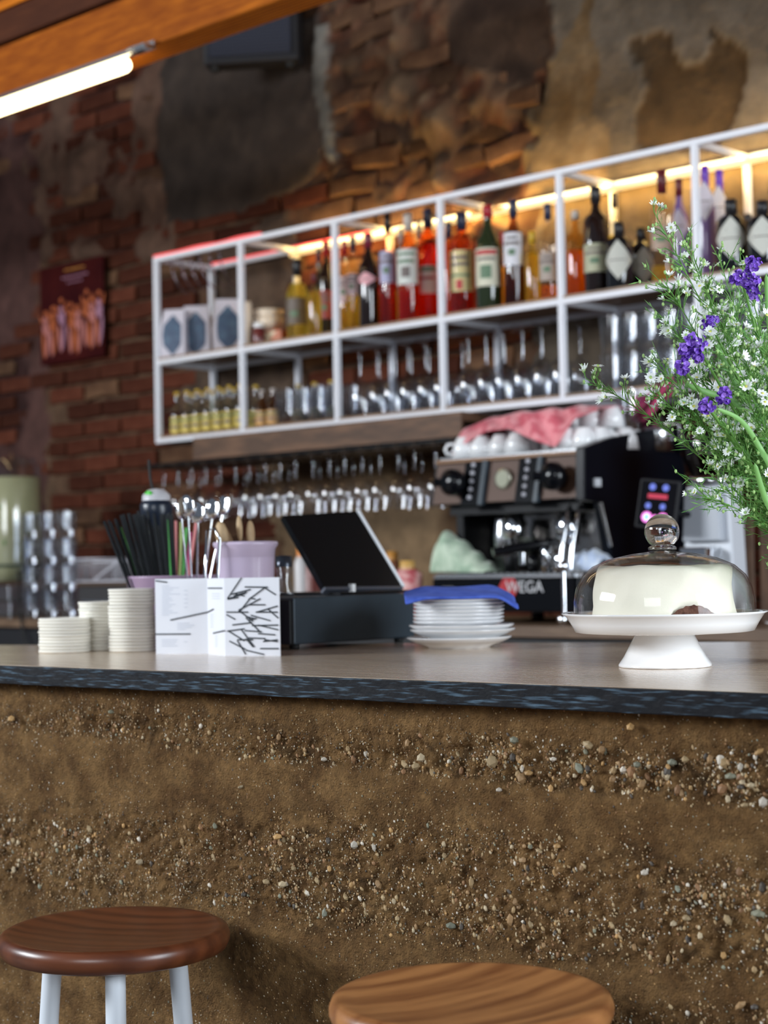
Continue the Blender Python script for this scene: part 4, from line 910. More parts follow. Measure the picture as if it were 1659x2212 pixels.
cl = fbm(S_*26, Z_*26, 3, 123); kk = rng.random(len(S_)) < np.clip((cl-.3)*3, .15, 1); S_, Z_, dn = S_[kk], Z_[kk], dn[kk]
siz = .0010+.0009*rng.random(len(S_))+.0055*rng.random(len(S_))**16*dn+.0020*rng.random(len(S_))**3*dn*(.3+.6*S_/1.5)
order = np.argsort(-siz*(1+.25*S_))
# named bigger stones read off the photograph: px, py, half width, half height (px), tilt, colour
big = [(1063, 1645, 12, 16, .5, 0), (909, 1637, 8, 10, 0, 1), (898, 1655, 9, 9, .3, 0), (1270, 1609, 12, 10, -.3, 0), (1300, 1620, 7, 9, .4, 2), (1126, 1680, 8, 13, .4, 2), (1142, 1670, 8, 6, 0, 4), (1362, 1571, 7, 9, 0, 4), (1451, 1647, 9, 8, 0, 6), (1376, 1651, 6, 8, 0, 3), (1648, 1733, 8, 12, 0, 7), (1609, 1739, 9, 6, .2, 0), (1578, 1677, 11, 8, .1, 3), (1600, 1700, 7, 6, 0, 5), (1640, 1625, 10, 6, .5, 4), (1323, 1684, 6, 9, 0, 2), (301, 1862, 8, 7, 0, 1), (527, 1932, 5, 6, 0, 5), (575, 1905, 8, 7, 0, 0), (610, 1910, 9, 8, 0, 1), (973, 2000, 10, 8, 0, 6), (1483, 1983, 8, 7, 0, 0), (1455, 1995, 6, 7, 0, 1), (1638, 1974, 14, 9, 0, 3), (25, 1553, 7, 7, 0, 4), (600, 1808, 9, 7, .2, 4), (765, 1825, 7, 9, 0, 7), (1110, 1598, 8, 9, 0, 3), (1195, 1640, 6, 5, 0, 7), (700, 1640, 5, 5, 0, 7), (520, 1700, 6, 4, .3, 1), (1165, 1838, 8, 5, -.3, 0), (1204, 1828, 6, 6, 0, 4), (1392, 1885, 7, 7, 0, 7), (1600, 2172, 12, 8, .5, 2), (1630, 2175, 7, 7, 0, 5), (240, 1538, 5, 5, 0, 3), (1078, 1706, 5, 5, 0, 7), (1480, 1640, 6, 8, .3, 0), (1622, 1696, 7, 7, 0, 1)]
def bigpos(px_, py_):
    v = cf+cr*(px_-829.5)/F-cu*(py_-1106)/F; pn = eL+en*(FB-.004); tt = ((pn-CAM)@en)/(v@en); return CAM+v*tt, tt*(v@cf)
E3 = Matrix(((ed[0], en[0], 0), (ed[1], en[1], 0), (0, 0, 1))).to_4x4()
hgrid = lambda s_, z_: (fbm(np.array(s_)*14, np.array(z_)*14, 4, 91)-.5)*.012
nb = 0
for px_, py_, hw_, hh_, tl_, ci in big:
    P_, dz = bigpos(px_, py_); o = bpy.data.objects.new('pebble', random.choice(pebs[ci])); COL.objects.link(o); o.parent = t
    sx_ = hw_*dz/F/.72; o.matrix_local = Matrix.Translation(P_) @ E3 @ Matrix.Rotation(-tl_, 4, 'Y') @ Matrix.Diagonal((sx_*1.05, .006, hh_*dz/F*1.05, 1)); nb += 1
mbs = [MB() for _ in PC]
wts = np.array([3, 2.4, 3, .9, 1.6, 1.3, .6, 1.6, 3, 3.]); wts /= wts.sum()
hs_, hz_ = S_[order], Z_[order]
_, _, dn_, ld_ = front_fields(hs_, hz_)
hsurf = (fbm(hs_*14, hz_*14, 4, 91)-.5)*.012+(fbm(hs_*70, hz_*70, 4, 81)-.5)*(.004+.018*dn_)-ld_*.008-dn_*.003
for i, (s_, z_, sz, hz) in enumerate(zip(hs_, hz_, siz[order], hsurf)):
    ci = int(rng.choice(len(PC), p=wts)); P_ = eL+ed*s_+en*(FB-hz-sz*.15); P_[2] = z_
    Mx = Matrix.Translation(P_) @ E3 @ Matrix.Rotation(random.uniform(-.9, .2), 4, 'Y') @ Matrix.Diagonal((sz*random.uniform(.7, 1.1), sz*.7, sz*random.uniform(.9, 1.5), 1))
    if nb < 299:
        o = bpy.data.objects.new('pebble', random.choice(pebs[ci])); COL.objects.link(o); o.parent = t; o.matrix_local = Mx; nb += 1
    elif sz > .0026: mbs[ci].add([Mx @ Vector(v) for v in base_v[ci]], base_f, 0, True)
    else: mbs[ci].add([Mx @ Vector(v) for v in octv], octf, 0, True)
allp = MB()
for ci, m in enumerate(mbs): allp.add(m.v, m.f, ci, True)
tag(allp.build('small_pebbles', PM, t), kind='stuff')
# grit: tiny grains, far too many to count
Ng = 90000; s_ = rng.uniform(-.10, 1.74, Ng); z_ = rng.uniform(.40, ZC-TH-.003, Ng); _, _, dg_, lg_ = front_fields(s_, z_)
kp = rng.random(Ng) < (.16+.75*dg_)*np.clip((fbm(s_*18, z_*18, 3, 133)-.25)*2.6, .1, 1); s_, z_, dg_, lg_ = s_[kp], z_[kp], dg_[kp], lg_[kp]; n_ = len(s_)
hg = (fbm(s_*14, z_*14, 4, 91)-.5)*.012+(fbm(s_*70, z_*70, 4, 81)-.5)*(.004+.018*dg_)-lg_*.008-dg_*.003
rr = rng.uniform(.0006, .0012, n_)+.0006*rng.random(n_)**4*dg_*2
P_ = eL+ed*s_[:, None]+en*(FB-hg-rr*.2)[:, None]; P_[:, 2] = z_
ov = np.array(octv, float); sc3 = rr[:, None]*rng.uniform(.7, 1.3, (n_, 3)); loc_ = ov[None]*sc3[:, None]
ca_, sa_ = np.cos(rng.uniform(0, 6, n_))[:, None], np.sin(rng.uniform(0, 6, n_))[:, None]
lx = loc_[..., 0]*ca_-loc_[..., 2]*sa_; lz = loc_[..., 0]*sa_+loc_[..., 2]*ca_
VV = P_[:, None]+ed*lx[..., None]+en*loc_[..., 1:2]; VV[..., 2] += lz
QQ = (np.array(octf)[None]+6*np.arange(n_)[:, None, None]).reshape(-1, 3)
gc = np.array([(.40, .30, .18), (.52, .42, .28), (.28, .17, .09), (.62, .55, .44), (.20, .12, .06), (.46, .30, .14), (.15, .14, .12)])[rng.choice(7, n_, p=[.22, .16, .2, .1, .18, .09, .05])]
go = bpy.data.objects.new('grit', npmesh('grit', VV.reshape(-1, 3), QQ, vcmat('grit', .7, (60, .1, .001), .1), np.repeat(gc, 6, 0), False)); COL.objects.link(go); go.parent = t; tag(go, kind='stuff')
print('pebbles', len(hs_), 'verts', len(allp.v))

# ================================================================ THINGS ON THE COUNTER
def mpp(P): return proj(P)[2]/F
# lids
M_lid = pm('cream card coaster', (.90, .88, .80), .75, rand=.05)
def lid_stack(px_, py_, wpx, top, n, nm, d=None):
    P_ = at(px_, py_, Z=ZC) if d is None else at(px_, 1300, d=d); k = mpp((P_[0], P_[1], ZC+.06)); R = wpx*k/2
    H = at(px_, top, d=proj((P_[0], P_[1], 1.2))[2])[2]-ZC; h = H/n; first = None
    for i in range(n):
        if first is None:
            m = MB().lathe([(.0001, 0), (R*.93, 0), (R*.96, h*.15), (R, h*.30), (R, h*.72), (R*.975, h*.93), (R*.88, h*.96), (R*.86, h*.80), (.0001, h*.80)], 32)
            o = m.build('card_coaster', M_lid); first = o
        else: o = first.copy(); COL.objects.link(o)
        o.location = (P_[0]+random.uniform(-.0012, .0012), P_[1]+random.uniform(-.0012, .0012), ZC+i*h)
        tag(o, 'round cream card coaster in the %s, %s' % (nm, ('bottommost' if i == 0 else 'topmost' if i == n-1 else 'within the pile')), 'coaster', 'round card coasters in the %s' % nm)
lid_stack(140, 1409, 110, 1334, 11, 'short front stack')
lid_stack(212, 1408, 84, 1299, 15, 'middle stack behind the other two', 3.50)
lid_stack(286, 1407, 100, 1271, 19, 'tall stack beside the menu card')
# menu card
Pm = [at(337, 1413, Z=ZC), at(450, 1413, Z=ZC), at(487, 1417, Z=ZC), at(606, 1417, Z=ZC)]
t = thing('menu_card', 'white trifold menu card with scattered black strokes standing on the counter', 'menu', Pm[1])
Hm = at(450, 1249, d=proj(Pm[1])[2])[2]-ZC
M_ink = pm('ink', (.012, .02, .028), .5); M_faint = pm('faint print', (.60, .64, .72), .8)
sc_ = 1659/440.
def rayplane(px_, py_, P_, n_):
    v = cf+cr*(px_-829.5)/F-cu*(py_-1106)/F; return CAM+v*(((P_-CAM)@n_)/(v@n_))
def stroke(m, P_, n_, x0, y0, x1, y1, w_, mi, off=.0012):
    a_ = rayplane(200+x0/sc_, 1000+y0/sc_, P_, n_); b_ = rayplane(200+x1/sc_, 1000+y1/sc_, P_, n_); d_ = (b_-a_)/max(np.linalg.norm(b_-a_), 1e-6)
    s_ = np.cross(d_, n_)*w_/2; o_ = n_*off
    m.add([tuple(np.array(q)+o_-Pm[1]) for q in (a_-s_, b_-s_, b_+s_, a_+s_)], [(0, 1, 2, 3)], mi)
strokes = {0: [(515, 960, 610, 972), (635, 1280, 940, 1215), (515, 1395, 800, 1393)], 1: [(942, 1020, 1058, 1020), (942, 1215, 990, 1190), (985, 1387, 1082, 1365)],
 2: [(1215,935,1100,1105),(1100,1108,1250,1060),(1130,1070,1290,1030),(1240,1010,1430,1012),(1400,1015,1495,1075),(1405,1015,1270,1115),(1100,1110,1190,1095),(1150,1085,1260,1050),(1370,1105,1190,1200),(1280,1100,1330,1110),(1280,1155,1410,1155),(1280,1110,1200,1210),(1092,1215,1270,1215),(1092,1235,1165,1275),(1190,1200,1310,1290),(1250,1260,1370,1380),(1290,1240,1450,1285),(1340,1215,1510,1165),(1330,1215,1510,1215),(1430,1190,1515,1265),(1140,1320,1300,1300),(1300,1325,1515,1320),(1350,1320,1515,1360),(1100,1370,1240,1350),(1110,1370,1240,1450),(1215,1360,1320,1500),(1240,1365,1380,1375),(1350,1390,1490,1400),(1250,1430,1310,1500),(1270,1425,1410,1430),(1390,1455,1510,1440),(1400,1440,1510,1455),(1115,1450,1250,1520),(1180,1445,1250,1560),(1250,1525,1400,1560),(1365,1512,1518,1512),(1180,1440,1310,1440),(1160,1065,1240,1085),(1250,1250,1330,1270),(1280,1280,1340,1265)]}
lines = {0: [(565, y, 565+w_, y) for y, w_ in zip(range(1000, 1245, 17), (60, 140, 90, 70, 150, 60, 80, 90, 60, 110, 80, 60, 90, 130, 60))]+[(690, y, 690+w_, y) for y, w_ in ((1305, 100), (1322, 140), (1339, 120), (1356, 70))]+[(565, y, 565+w_, y) for y, w_ in ((1440, 130), (1457, 120), (1474, 110), (1491, 130))]+[(745, y, 775, y) for y in (1040, 1074, 1108, 1142, 1176, 1457)],
 1: [(975, y, 1040, y) for y in (1065, 1085, 1105)]+[(960, y, 985, y) for y in range(1235, 1345, 17)]+[(1000, y, 1020, y) for y in range(1410, 1500, 17)], 2: []}
for i, nm in enumerate(('left', 'middle', 'right')):
    a_, b_ = Pm[i], Pm[i+1]; dd = (b_-a_)/np.linalg.norm(b_-a_); n_ = np.array([dd[1], -dd[0], 0])
    if n_@(CAM-a_) < 0: n_ = -n_
    q = [a_, b_, b_-n_*.0008, a_-n_*.0008]
    p_ = MB().prism([tuple((v-Pm[1])[:2]) for v in q], 'z', 0, Hm).build('card_panel', M_paper, t)
    m = MB()
    for s_ in strokes[i]: stroke(m, a_, n_, *s_, .0024, 0)
    for s_ in lines[i]: stroke(m, a_, n_, *s_, .0011, 1, .0008)
    m.build('printed_strokes', [M_ink, M_faint], p_)
# straw pot
M_lil = pm('lilac enamel', (.50, .36, .52), .3, coat=.3); M_lil2 = pm('pale lilac enamel', (.66, .55, .72), .3, coat=.3)
C_ = at(387, 1243, d=3.62); Rp = 118*3.62/F; zt = C_[2]
t = thing('lilac_pot', 'wide lilac pot holding drinking straws behind the menu card', 'pot', (C_[0], C_[1], ZC)); hp = zt-ZC
MB().lathe([(.0001, 0), (Rp*.66, 0), (Rp*.70, .006), (Rp*.97, hp-.006), (Rp, hp-.003), (Rp, hp), (Rp*.95, hp-.002), (Rp*.66, .006), (.0001, .005)], 36).build('body', M_lil, t)
M_sb = pm('black straw', (.004, .007, .010), .45, spec=.25); M_sc = [pm('green straw', (.14, .62, .15), .35), pm('pink straw', (.90, .32, .32), .35), pm('lime straw', (.60, .78, .28), .35), pm('magenta straw', (.80, .14, .36), .35)]
def straw(tipx, tipy, basex, d0, d1, mat, lab, grp):
    T_ = at(tipx, tipy, d=d0); B_ = at(basex, 1300, d=d1); B_[2] = ZC+.014; M1 = B_+(T_-B_)*.62
    o = MB()
    o.tube([B_, M1-(T_-B_)*.03], .0032, 7, cap=True); o.tube([M1+(T_-B_)*.03, T_], .0032, 7); m = o.build('drinking_straw', mat)
    bl = MB(); z_ = [M1+(T_-B_)*(.03*(k/6)) for k in range(-6, 7)]; bl.tube(z_, [.0029 if k % 2 else .0037 for k in range(13)], 7); b_ = bl.build('bend_section', mat, m)
    tag(m, lab, 'straw', grp)
for i in range(26):
    u = i/25; straw(222+u*150+random.uniform(-3, 3), 1128-18*math.sin(u*2.2)+random.uniform(-8, 5), 325+u*60, 3.56+.10*(i % 3)/2+.02*random.random(), 3.60+.05*((i % 3)-1), M_sb, 'black drinking straw in the fan leaning left in the lilac pot', 'black straws in the lilac pot')
for i, (x_, y_, mi, c_) in enumerate([(365, 1122, 0, 'green straw at the left of the coloured straws'), (379, 1125, 1, 'pink straw left of the lime one'), (392, 1128, 2, 'lime straw in the middle of the coloured ones'), (402, 1140, 0, 'green straw leaning right beside the spoons'), (425, 1120, 1, 'pink straw leaning furthest right behind the spoons'), (412, 1150, 3, 'magenta straw beside the spoons'), (259, 1140, 0, 'single green straw among the black straws'), (315, 1112, 2, 'pale tipped straw behind the black straws')]):
    straw(x_, y_, 375+i*3 if i < 6 else 345, 3.60+.012*i, 3.60+.014*i, M_sc[mi], c_, None)
# black gadget with a white cap
G_ = at(338, 1092, d=3.70)
t = thing('hand_blender', 'black gadget with a white cap and green mark standing in the straw pot', 'gadget', (G_[0], G_[1], ZC+.012)); gh = G_[2]-ZC-.012
MB().lathe([(.0001, 0), (.010, 0), (.012, gh*.55), (.022, gh*.80), (.034, gh*.93), (.036, gh), (.030, gh+.012), (.0001, gh+.013)], 20).build('body', pm('blue black', (.008, .015, .03), .3), t)
MB().lathe([(.031, gh+.008), (.030, gh+.022), (.018, gh+.034), (.0001, gh+.037)], 20).build('cap', pm('cap grey white', (.55, .55, .58), .4), t)
MB().ball((.004, -.024, gh+.024), .010, 10, 6, sc=(1.2, .5, .8)).build('green_mark', pm('green mark', (.05, .55, .03), .4), t)
MB().tube([(-.01, 0, gh+.03), (-.02, 0, gh+.06), (-.024, 0, gh+.10)], .003, 6).build('cord', M_rubber, t)
# spoons in a glass
C_ = at(422, 1243, d=3.40)
t = thing('spoon_glass', 'small chrome and glass holder full of spoons behind the menu', 'holder', (C_[0], C_[1], ZC)); MB().lathe([(.0001, 0), (.024, 0), (.026, .01), (.029, .145), (.027, .145), (.024, .01), (.0001, .008)], 24).build('body', M_glass_thick, t)
for i, (x_, y_, lab) in enumerate([(390, 1098, 'leftmost long spoon, edge on'), (405, 1092, 'second long spoon from the left'), (428, 1106, 'long spoon standing lowest in the middle'), (461, 1098, 'second long spoon from the right'), (486, 1090, 'rightmost long spoon')]):
    T_ = at(x_, y_, d=3.37+.018*i); B_ = np.array([C_[0]+(x_-422)*-.00020, C_[1]+(i-2)*.006, ZC+.012]); d_ = (T_-B_); L_ = np.linalg.norm(d_)
    t = thing('long_spoon', lab+' in the holder', 'spoon', B_); q = Vector(d_).to_track_quat('Z', 'X'); t.rotation_mode = 'QUATERNION'
    ang = Matrix.Rotation(.9+i*.1, 4, 'Z'); t.rotation_quaternion = q @ ang.to_quaternion() if False else q
    MB().tube([(0, 0, 0), (0, 0, L_*.45), (0, 0, L_-.018)], [.0040, .0022, .0020], 8).build('handle', M_chrome, t)
    vd = q.inverted() @ Vector(CAM-T_); az = math.atan2(vd[1], vd[0])
    Mb = Matrix.Rotation(az+(.9 if i == 0 else .15*(i-2)), 4, 'Z')
    b_ = MB(); b_.ball((0, 0, L_), 1, 14, 10, sc=(.005, .0155, .023), M=Mb); b_.build('bowl', M_chrome, t)
# lilac bucket
C_ = at(530, 1170, d=3.345); Rb = 70*3.345/F; hb = C_[2]-ZC
t = thing('lilac_bucket', 'pale lilac ribbed bucket of wooden cutlery right of the spoons', 'bucket', (C_[0], C_[1], ZC))
pr = [(.0001, 0), (Rb*.72, 0)]+[(Rb*(.72+.21*k)+(.0012 if abs(k-.46) < .03 or abs(k-.54) < .03 else 0), hb*k) for k in (.06, .2, .40, .44, .46, .5, .54, .57, .8, .93)]+[(Rb*1.0, hb*.965), (Rb*1.01, hb*.985), (Rb*.98, hb), (Rb*.93, hb*.98), (Rb*.7, .008), (.0001, .008)]
MB().lathe(pr, 40).build('body', M_lil2, t)
M_wd = pm('pale wood', (.58, .42, .24), .6, var=(40, (.48, .33, .18)))
for i, (x_, y_, w_, lab) in enumerate([(478, 1148, .017, 'broad pale wooden spoon tip at the left of the lilac bucket'), (517, 1135, .008, 'thin wooden handle leaning left in the lilac bucket'), (541, 1146, .011, 'round wooden handle end in the middle of the lilac bucket'), (493, 1160, .009, 'short wooden stick beside the broad spoon in the bucket')]):
    T_ = at(x_, y_, d=3.33+.01*i); B_ = np.array([C_[0]+(.01*(i-1)), C_[1]+.012*(i-1), ZC+.014]); d_ = T_-B_; L_ = np.linalg.norm(d_)
    t = thing('wooden_utensil', lab, 'utensil', B_); t.rotation_mode = 'QUATERNION'; q = Vector(d_).to_track_quat('Z', 'X'); t.rotation_quaternion = q
    MB().tube([(0, 0, 0), (0, 0, L_*.8)], .0045, 8).build('handle', M_wd, t)
    MB().ball((0, 0, L_-.006), 1, 12, 8, sc=(w_*.7, w_, .026)).build('head', M_wd, t)
P_ = at(455, 1160, d=3.29); t = thing('metal_tongs', 'bright steel tongs looped over the left rim of the lilac bucket', 'tongs', (P_[0], P_[1], ZC))
zz_ = P_[2]-ZC; m = MB()
rt = Vector(cr)
pts = [rt*-.010+Vector((0, 0, .003)), rt*-.012+Vector((0, 0, zz_*.7)), rt*-.006+Vector((0, 0, zz_+.012)), rt*.008+Vector((0, 0, zz_+.018)), rt*.018+Vector((0, 0, zz_-.004)), rt*.012+Vector((0, 0, zz_*.62))]
m.tube(pts, .0032, 8); m.build('bent_arm', M_chrome, t)
# cash drawer
K_ = at(627, 1405, Z=ZC); K2 = at(905, 1387, Z=ZC); Ld = K2[1]-K_[1]; zd = at(627, 1291, d=proj(K_)[2])[2]-ZC
t = thing('cash_drawer', 'dark blue grey metal cash drawer on rubber feet', 'cash drawer', (K_[0], K_[1], ZC))
M_cd = pm('slate metal', (.030, .045, .060), .42, .3, var=(9, (.045, .065, .085), .2), bump=(300, .15, .0006))
MB().box(-.24, -.001, .012, Ld, .010, zd).build('case', M_cd, t, .003)
fr = MB().box(-.24, 0, 0, .012, .010, zd-.004).build('drawer_front', M_black, t, .002)
MB().tube([(-.12, -.004, zd*.5), (-.12, .0, zd*.5)], .009, 14).build('lock', M_chrome, fr)
for xx in (-.22, -.02):
    for yy in (.03, Ld-.03): MB().lathe([(.0001, 0), (.009, 0), (.011, .010), (.0001, .010)], 14, c=(xx, yy, 0)).build('rubber_foot', M_rubber, t)
# tablet till
B0 = at(700, 1268, X=2.53); B1 = at(868, 1266, X=2.53); T0 = at(612, 1113, Y=B0[1]); T1 = at(770, 1103, Y=B1[1])
t = thing('tablet_till', 'black tilted tablet till screen on a stand on the cash drawer', 'till', ((B0[0]), (B0[1]+B1[1])/2, ZC+zd)); O_ = np.array(t.location)
nn_ = np.cross(B1-B0, T0-B0); nn_ /= np.linalg.norm(nn_); nn_ = -nn_ if nn_@(CAM-B0) < 0 else nn_
def slab4(q, th, m=None, mi=0):
    m = m or MB(); q = [np.array(v)-O_ for v in q]; w_ = [v-nn_*th for v in q]
    return m.add([tuple(v) for v in q+w_], [(0, 1, 2, 3), (7, 6, 5, 4), (0, 4, 5, 1), (1, 5, 6, 2), (2, 6, 7, 3), (3, 7, 4, 0)], mi)
slab4([B0, B1, T1, T0], .014).build('screen', M_blackgloss, t, .002)
eo = nn_*.001
slab4([B1+eo, B1+eo+(T1-B1)*0-(B1-B0)*-.045, T1+eo+(B1-B0)*.045, T1+eo], .016).build('silver_edge', pm('silver edge', (.85, .90, .95), .3, .1), t, .001)
slab4([B0+eo-(T0-B0)*.035, B1+eo-(T1-B1)*.035, B1+eo, B0+eo], .016).build('lower_bezel', pm('bezel grey', (.10, .11, .14), .3, .4), t, .001)
MB().box(-.17, .03, -.10, .14, 0, .006).build('stand_plate', M_blackgloss, t, .002)
MB().tube([(-.06, .02, .005), (-.065, .02, .06), (-.075, .02, .085)], .012, 10).build('stand_neck', M_black, t)
MB().box(.0, .01, -.045, -.035, .005, .022).build('white_clip', M_white, t)
# glass mill on the drawer
C_ = at(614, 1270, d=3.46)
t = thing('glass_shaker', 'small clear glass shaker standing on the cash drawer beside the menu', 'shaker', (C_[0], C_[1], ZC+zd))
MB().lathe([(.0001, 0), (.018, 0), (.019, .01), (.013, .03), (.017, .055), (.017, .06)], 18).build('body', M_glass_thick, t)
MB().lathe([(.017, .06), (.0175, .082), (.0001, .084)], 18).build('top', pm('dark top', (.05, .06, .08), .2, .5), t)
# plates
C_ = at(992, 1400, Z=ZC); k_ = mpp(C_); R1 = 114*k_; R2 = 99*k_
def plate(R, hr_, m=None): return [(.0001, .004), (R*.52, .004), (R*.54, 0), (R*.58, 0), (R*.60, .004), (R*.85, hr_*.60), (R*.99, hr_-.001), (R, hr_+.001), (R*.985, hr_+.002), (R*.84, hr_*.72+.002), (R*.62, .008), (.0001, .007)]
big_ = MB().lathe(plate(R1, .021), 44).build('large_plate', M_white); sm_ = MB().lathe(plate(R2, .016), 44).build('side_plate', M_white)
zc_ = 0; rows = [(big_, .000, 'bottom plate of the stack', 0, 0), (big_, .0150, 'second plate from the bottom of the stack, set slightly off centre', .006, .004), (big_, .0235, 'third and topmost of the large plates in the stack', .004, .003)]
for i in range(7): rows.append((sm_, .0365+.0070*i, '%s small plate above the large ones in the stack' % ORD[i], random.uniform(-.001, .001), random.uniform(-.001, .001)))
seen = set()
for pr_, z_, lab, ox, oy in rows:
    o = pr_ if pr_.name not in seen else pr_.copy()
    if pr_.name in seen: COL.objects.link(o)
    seen.add(pr_.name); o.location = (C_[0]+ox, C_[1]+oy, ZC+z_); tag(o, lab.replace('seventh small plate above the large ones in the stack', 'topmost small plate under the blue napkin'), 'plate', 'plates stacked in front of the coffee machine')
ztp = ZC+.0365+.0070*6+.0175
M_nap = pm('blue napkin', (.045, .10, .52), .9, var=(40, (.09, .17, .68)), bump=(200, .3, .002))
def napf(u, v):
    a = (u-.5)*.215; b = (v-.5)*.185; X_ = C_[0]+.004+a*cr[0]+b*cf[0]; Y_ = C_[1]+a*cr[1]+b*cf[1]
    r = math.hypot(a, b); out_ = max(0, abs(a)-.072)
    return (X_, Y_, ztp+.004+.017*v**1.3*(1-.5*max(0, abs(u-.5)-.3)/.2)+.0016*math.sin(v*7+u*9)-max(0, .10-v)*.10*(abs(u-.5)*2)**2-out_*(.50 if a > 0 else .10)*(1 if v < .5 else .6))
cloth('blue_napkin', 'folded bright blue napkin lying over the stacked plates', 'napkin', napf, 20, 14, M_nap, .006)

# ================================================================ CAKE STAND
C_ = at(1437, 1440, Z=ZC); k_ = mpp(C_); dzc = proj(C_)[2]
zr = at(1434, 1321, d=dzc)[2]-ZC; R = 221*k_; rb = 100*k_
t = thing('cake_stand', 'white ceramic footed cake stand near the counter edge', 'cake stand', (C_[0], C_[1], ZC))
zl = zr-.031
MB().lathe([(.0001, .004), (rb*.9, .004), (rb*.97, 0), (rb*1.0, .001), (rb*1.0, .004), (rb*.96, .008), (rb*.88, zl*.30), (rb*.76, zl*.60), (rb*.66, zl*.85), (rb*.62, zl*.97), (rb*.62, zl), (.0001, zl)], 56).build('foot', M_white, t)
MB().lathe([(.0001, zl), (R*.82, zl), (R*.865, zl+.0015), (R*.91, zl+.014), (R*.965, zr-.004), (R, zr-.0015), (R*.995, zr), (R*.95, zr-.001), (R*.90, zr-.004), (R*.87, zr-.007), (.0001, zr-.007)], 64).build('plate', M_white, t)
zf = ZC+zr-.007
Rc = 153*k_; hc = (1322-1214)*k_
t = thing('frosted_cake', 'round cake covered in pale cream frosting under the glass dome', 'cake', (C_[0]-.012*0, C_[1], zf))
M_fr = pm('cream frosting', (.90, .86, .73), .55, bump=(18, .5, .006), spec=.3)
prof = []
m = MB(); nA, nZ = 72, 14; vs = []
azc = math.atan2(CAM[1]-C_[1], CAM[0]-C_[0])
for i in range(nA):
    a = 2*PI*i/nA
    for j in range(nZ+1):
        z = hc*j/nZ; rr = Rc*(1-.06*(j/nZ)) 
        rr += .0016*math.sin(a*5+z*60)+.0012*math.sin(a*11+2-z*90)
        if j == nZ: rr -= .004
        zz_ = z+.0018*math.sin(a*4)+.0012*math.sin(a*9+1) if j >= nZ-1 else z
        # bare patch at the foot of the side that faces the room, right of the middle
        da = (a-azc-.42+PI) % (2*PI)-PI
        if abs(da) < .38 and z < hc*.26*(1-(da/.38)**2): rr -= .0085
        vs.append((rr*math.cos(a), rr*math.sin(a), zz_))
    vs.append((Rc*.5*math.cos(a), Rc*.5*math.sin(a), hc+.001*math.sin(a*3)+.001))
n_ = nZ+2; fs = [(i*n_+j, ((i+1) % nA)*n_+j, ((i+1) % nA)*n_+j+1, i*n_+j+1) for i in range(nA) for j in range(n_-1)]
top_ = [i*n_+n_-1 for i in range(nA)]; m.add(vs, fs+[tuple(top_)], 0, True); m.build('frosting', M_fr, t)
sp_ = MB(); Rs = Rc-.0012
vs = []; n2_ = 18
for i in range(n2_+1):
    da = -.36+.72*i/n2_; a = azc+.42+da; h_ = hc*.23*(1-(da/.37)**2)+.001+.001*math.sin(i*2.3)
    vs += [(Rs*math.cos(a), Rs*math.sin(a), .0), (Rs*math.cos(a)*1.004, Rs*math.sin(a)*1.004, h_)]
sp_.add(vs, [(2*i, 2*i+2, 2*i+3, 2*i+1) for i in range(n2_)]); sp_.build('bare_sponge', pm('chocolate sponge', (.07, .022, .012), .9, var=(90, (.16, .07, .045), .15), bump=(150, .8, .004)), t)
Rd = 195*k_; hd = (1318-1178)*k_
t = thing('glass_dome', 'clear glass dome with ball knob covering the frosted cake', 'cake dome', (C_[0], C_[1], zf))
def dome(Rd, hd): return [(Rd, 0), (Rd*1.0, .004), (Rd*.995, hd*.25), (Rd*.965, hd*.45), (Rd*.90, hd*.63), (Rd*.78, hd*.78), (Rd*.60, hd*.89), (Rd*.38, hd*.96), (Rd*.17, hd*.995), (.012, hd+.001)]
M_dome = glass('dome glass', (.975, .975, .97), .8, .012, .06)
MB().lathe(dome(Rd, hd)[::-1], 64).build('dome', M_dome, t)
MB().lathe([(r_-.0025, z_-.001 if z_ > .01 else z_) for r_, z_ in dome(Rd, hd)], 64).build('inner_wall', M_dome, t)
M_solid = pm('solid glass', (1, 1, 1), .01, trans=1); M_solid.node_tree.nodes['Principled BSDF'].inputs['IOR'].default_value = 1.48
rk_ = 38*k_
MB().lathe([(.0001, 0), (.021, 0), (.022, .004), (.018, .007)]+[(rk_*math.sin(a), .006+rk_-rk_*math.cos(a)-.004) for a in np.linspace(.62, PI-.001, 18)], 36, c=(0, 0, hd+.0015)).build('knob', M_solid, t)

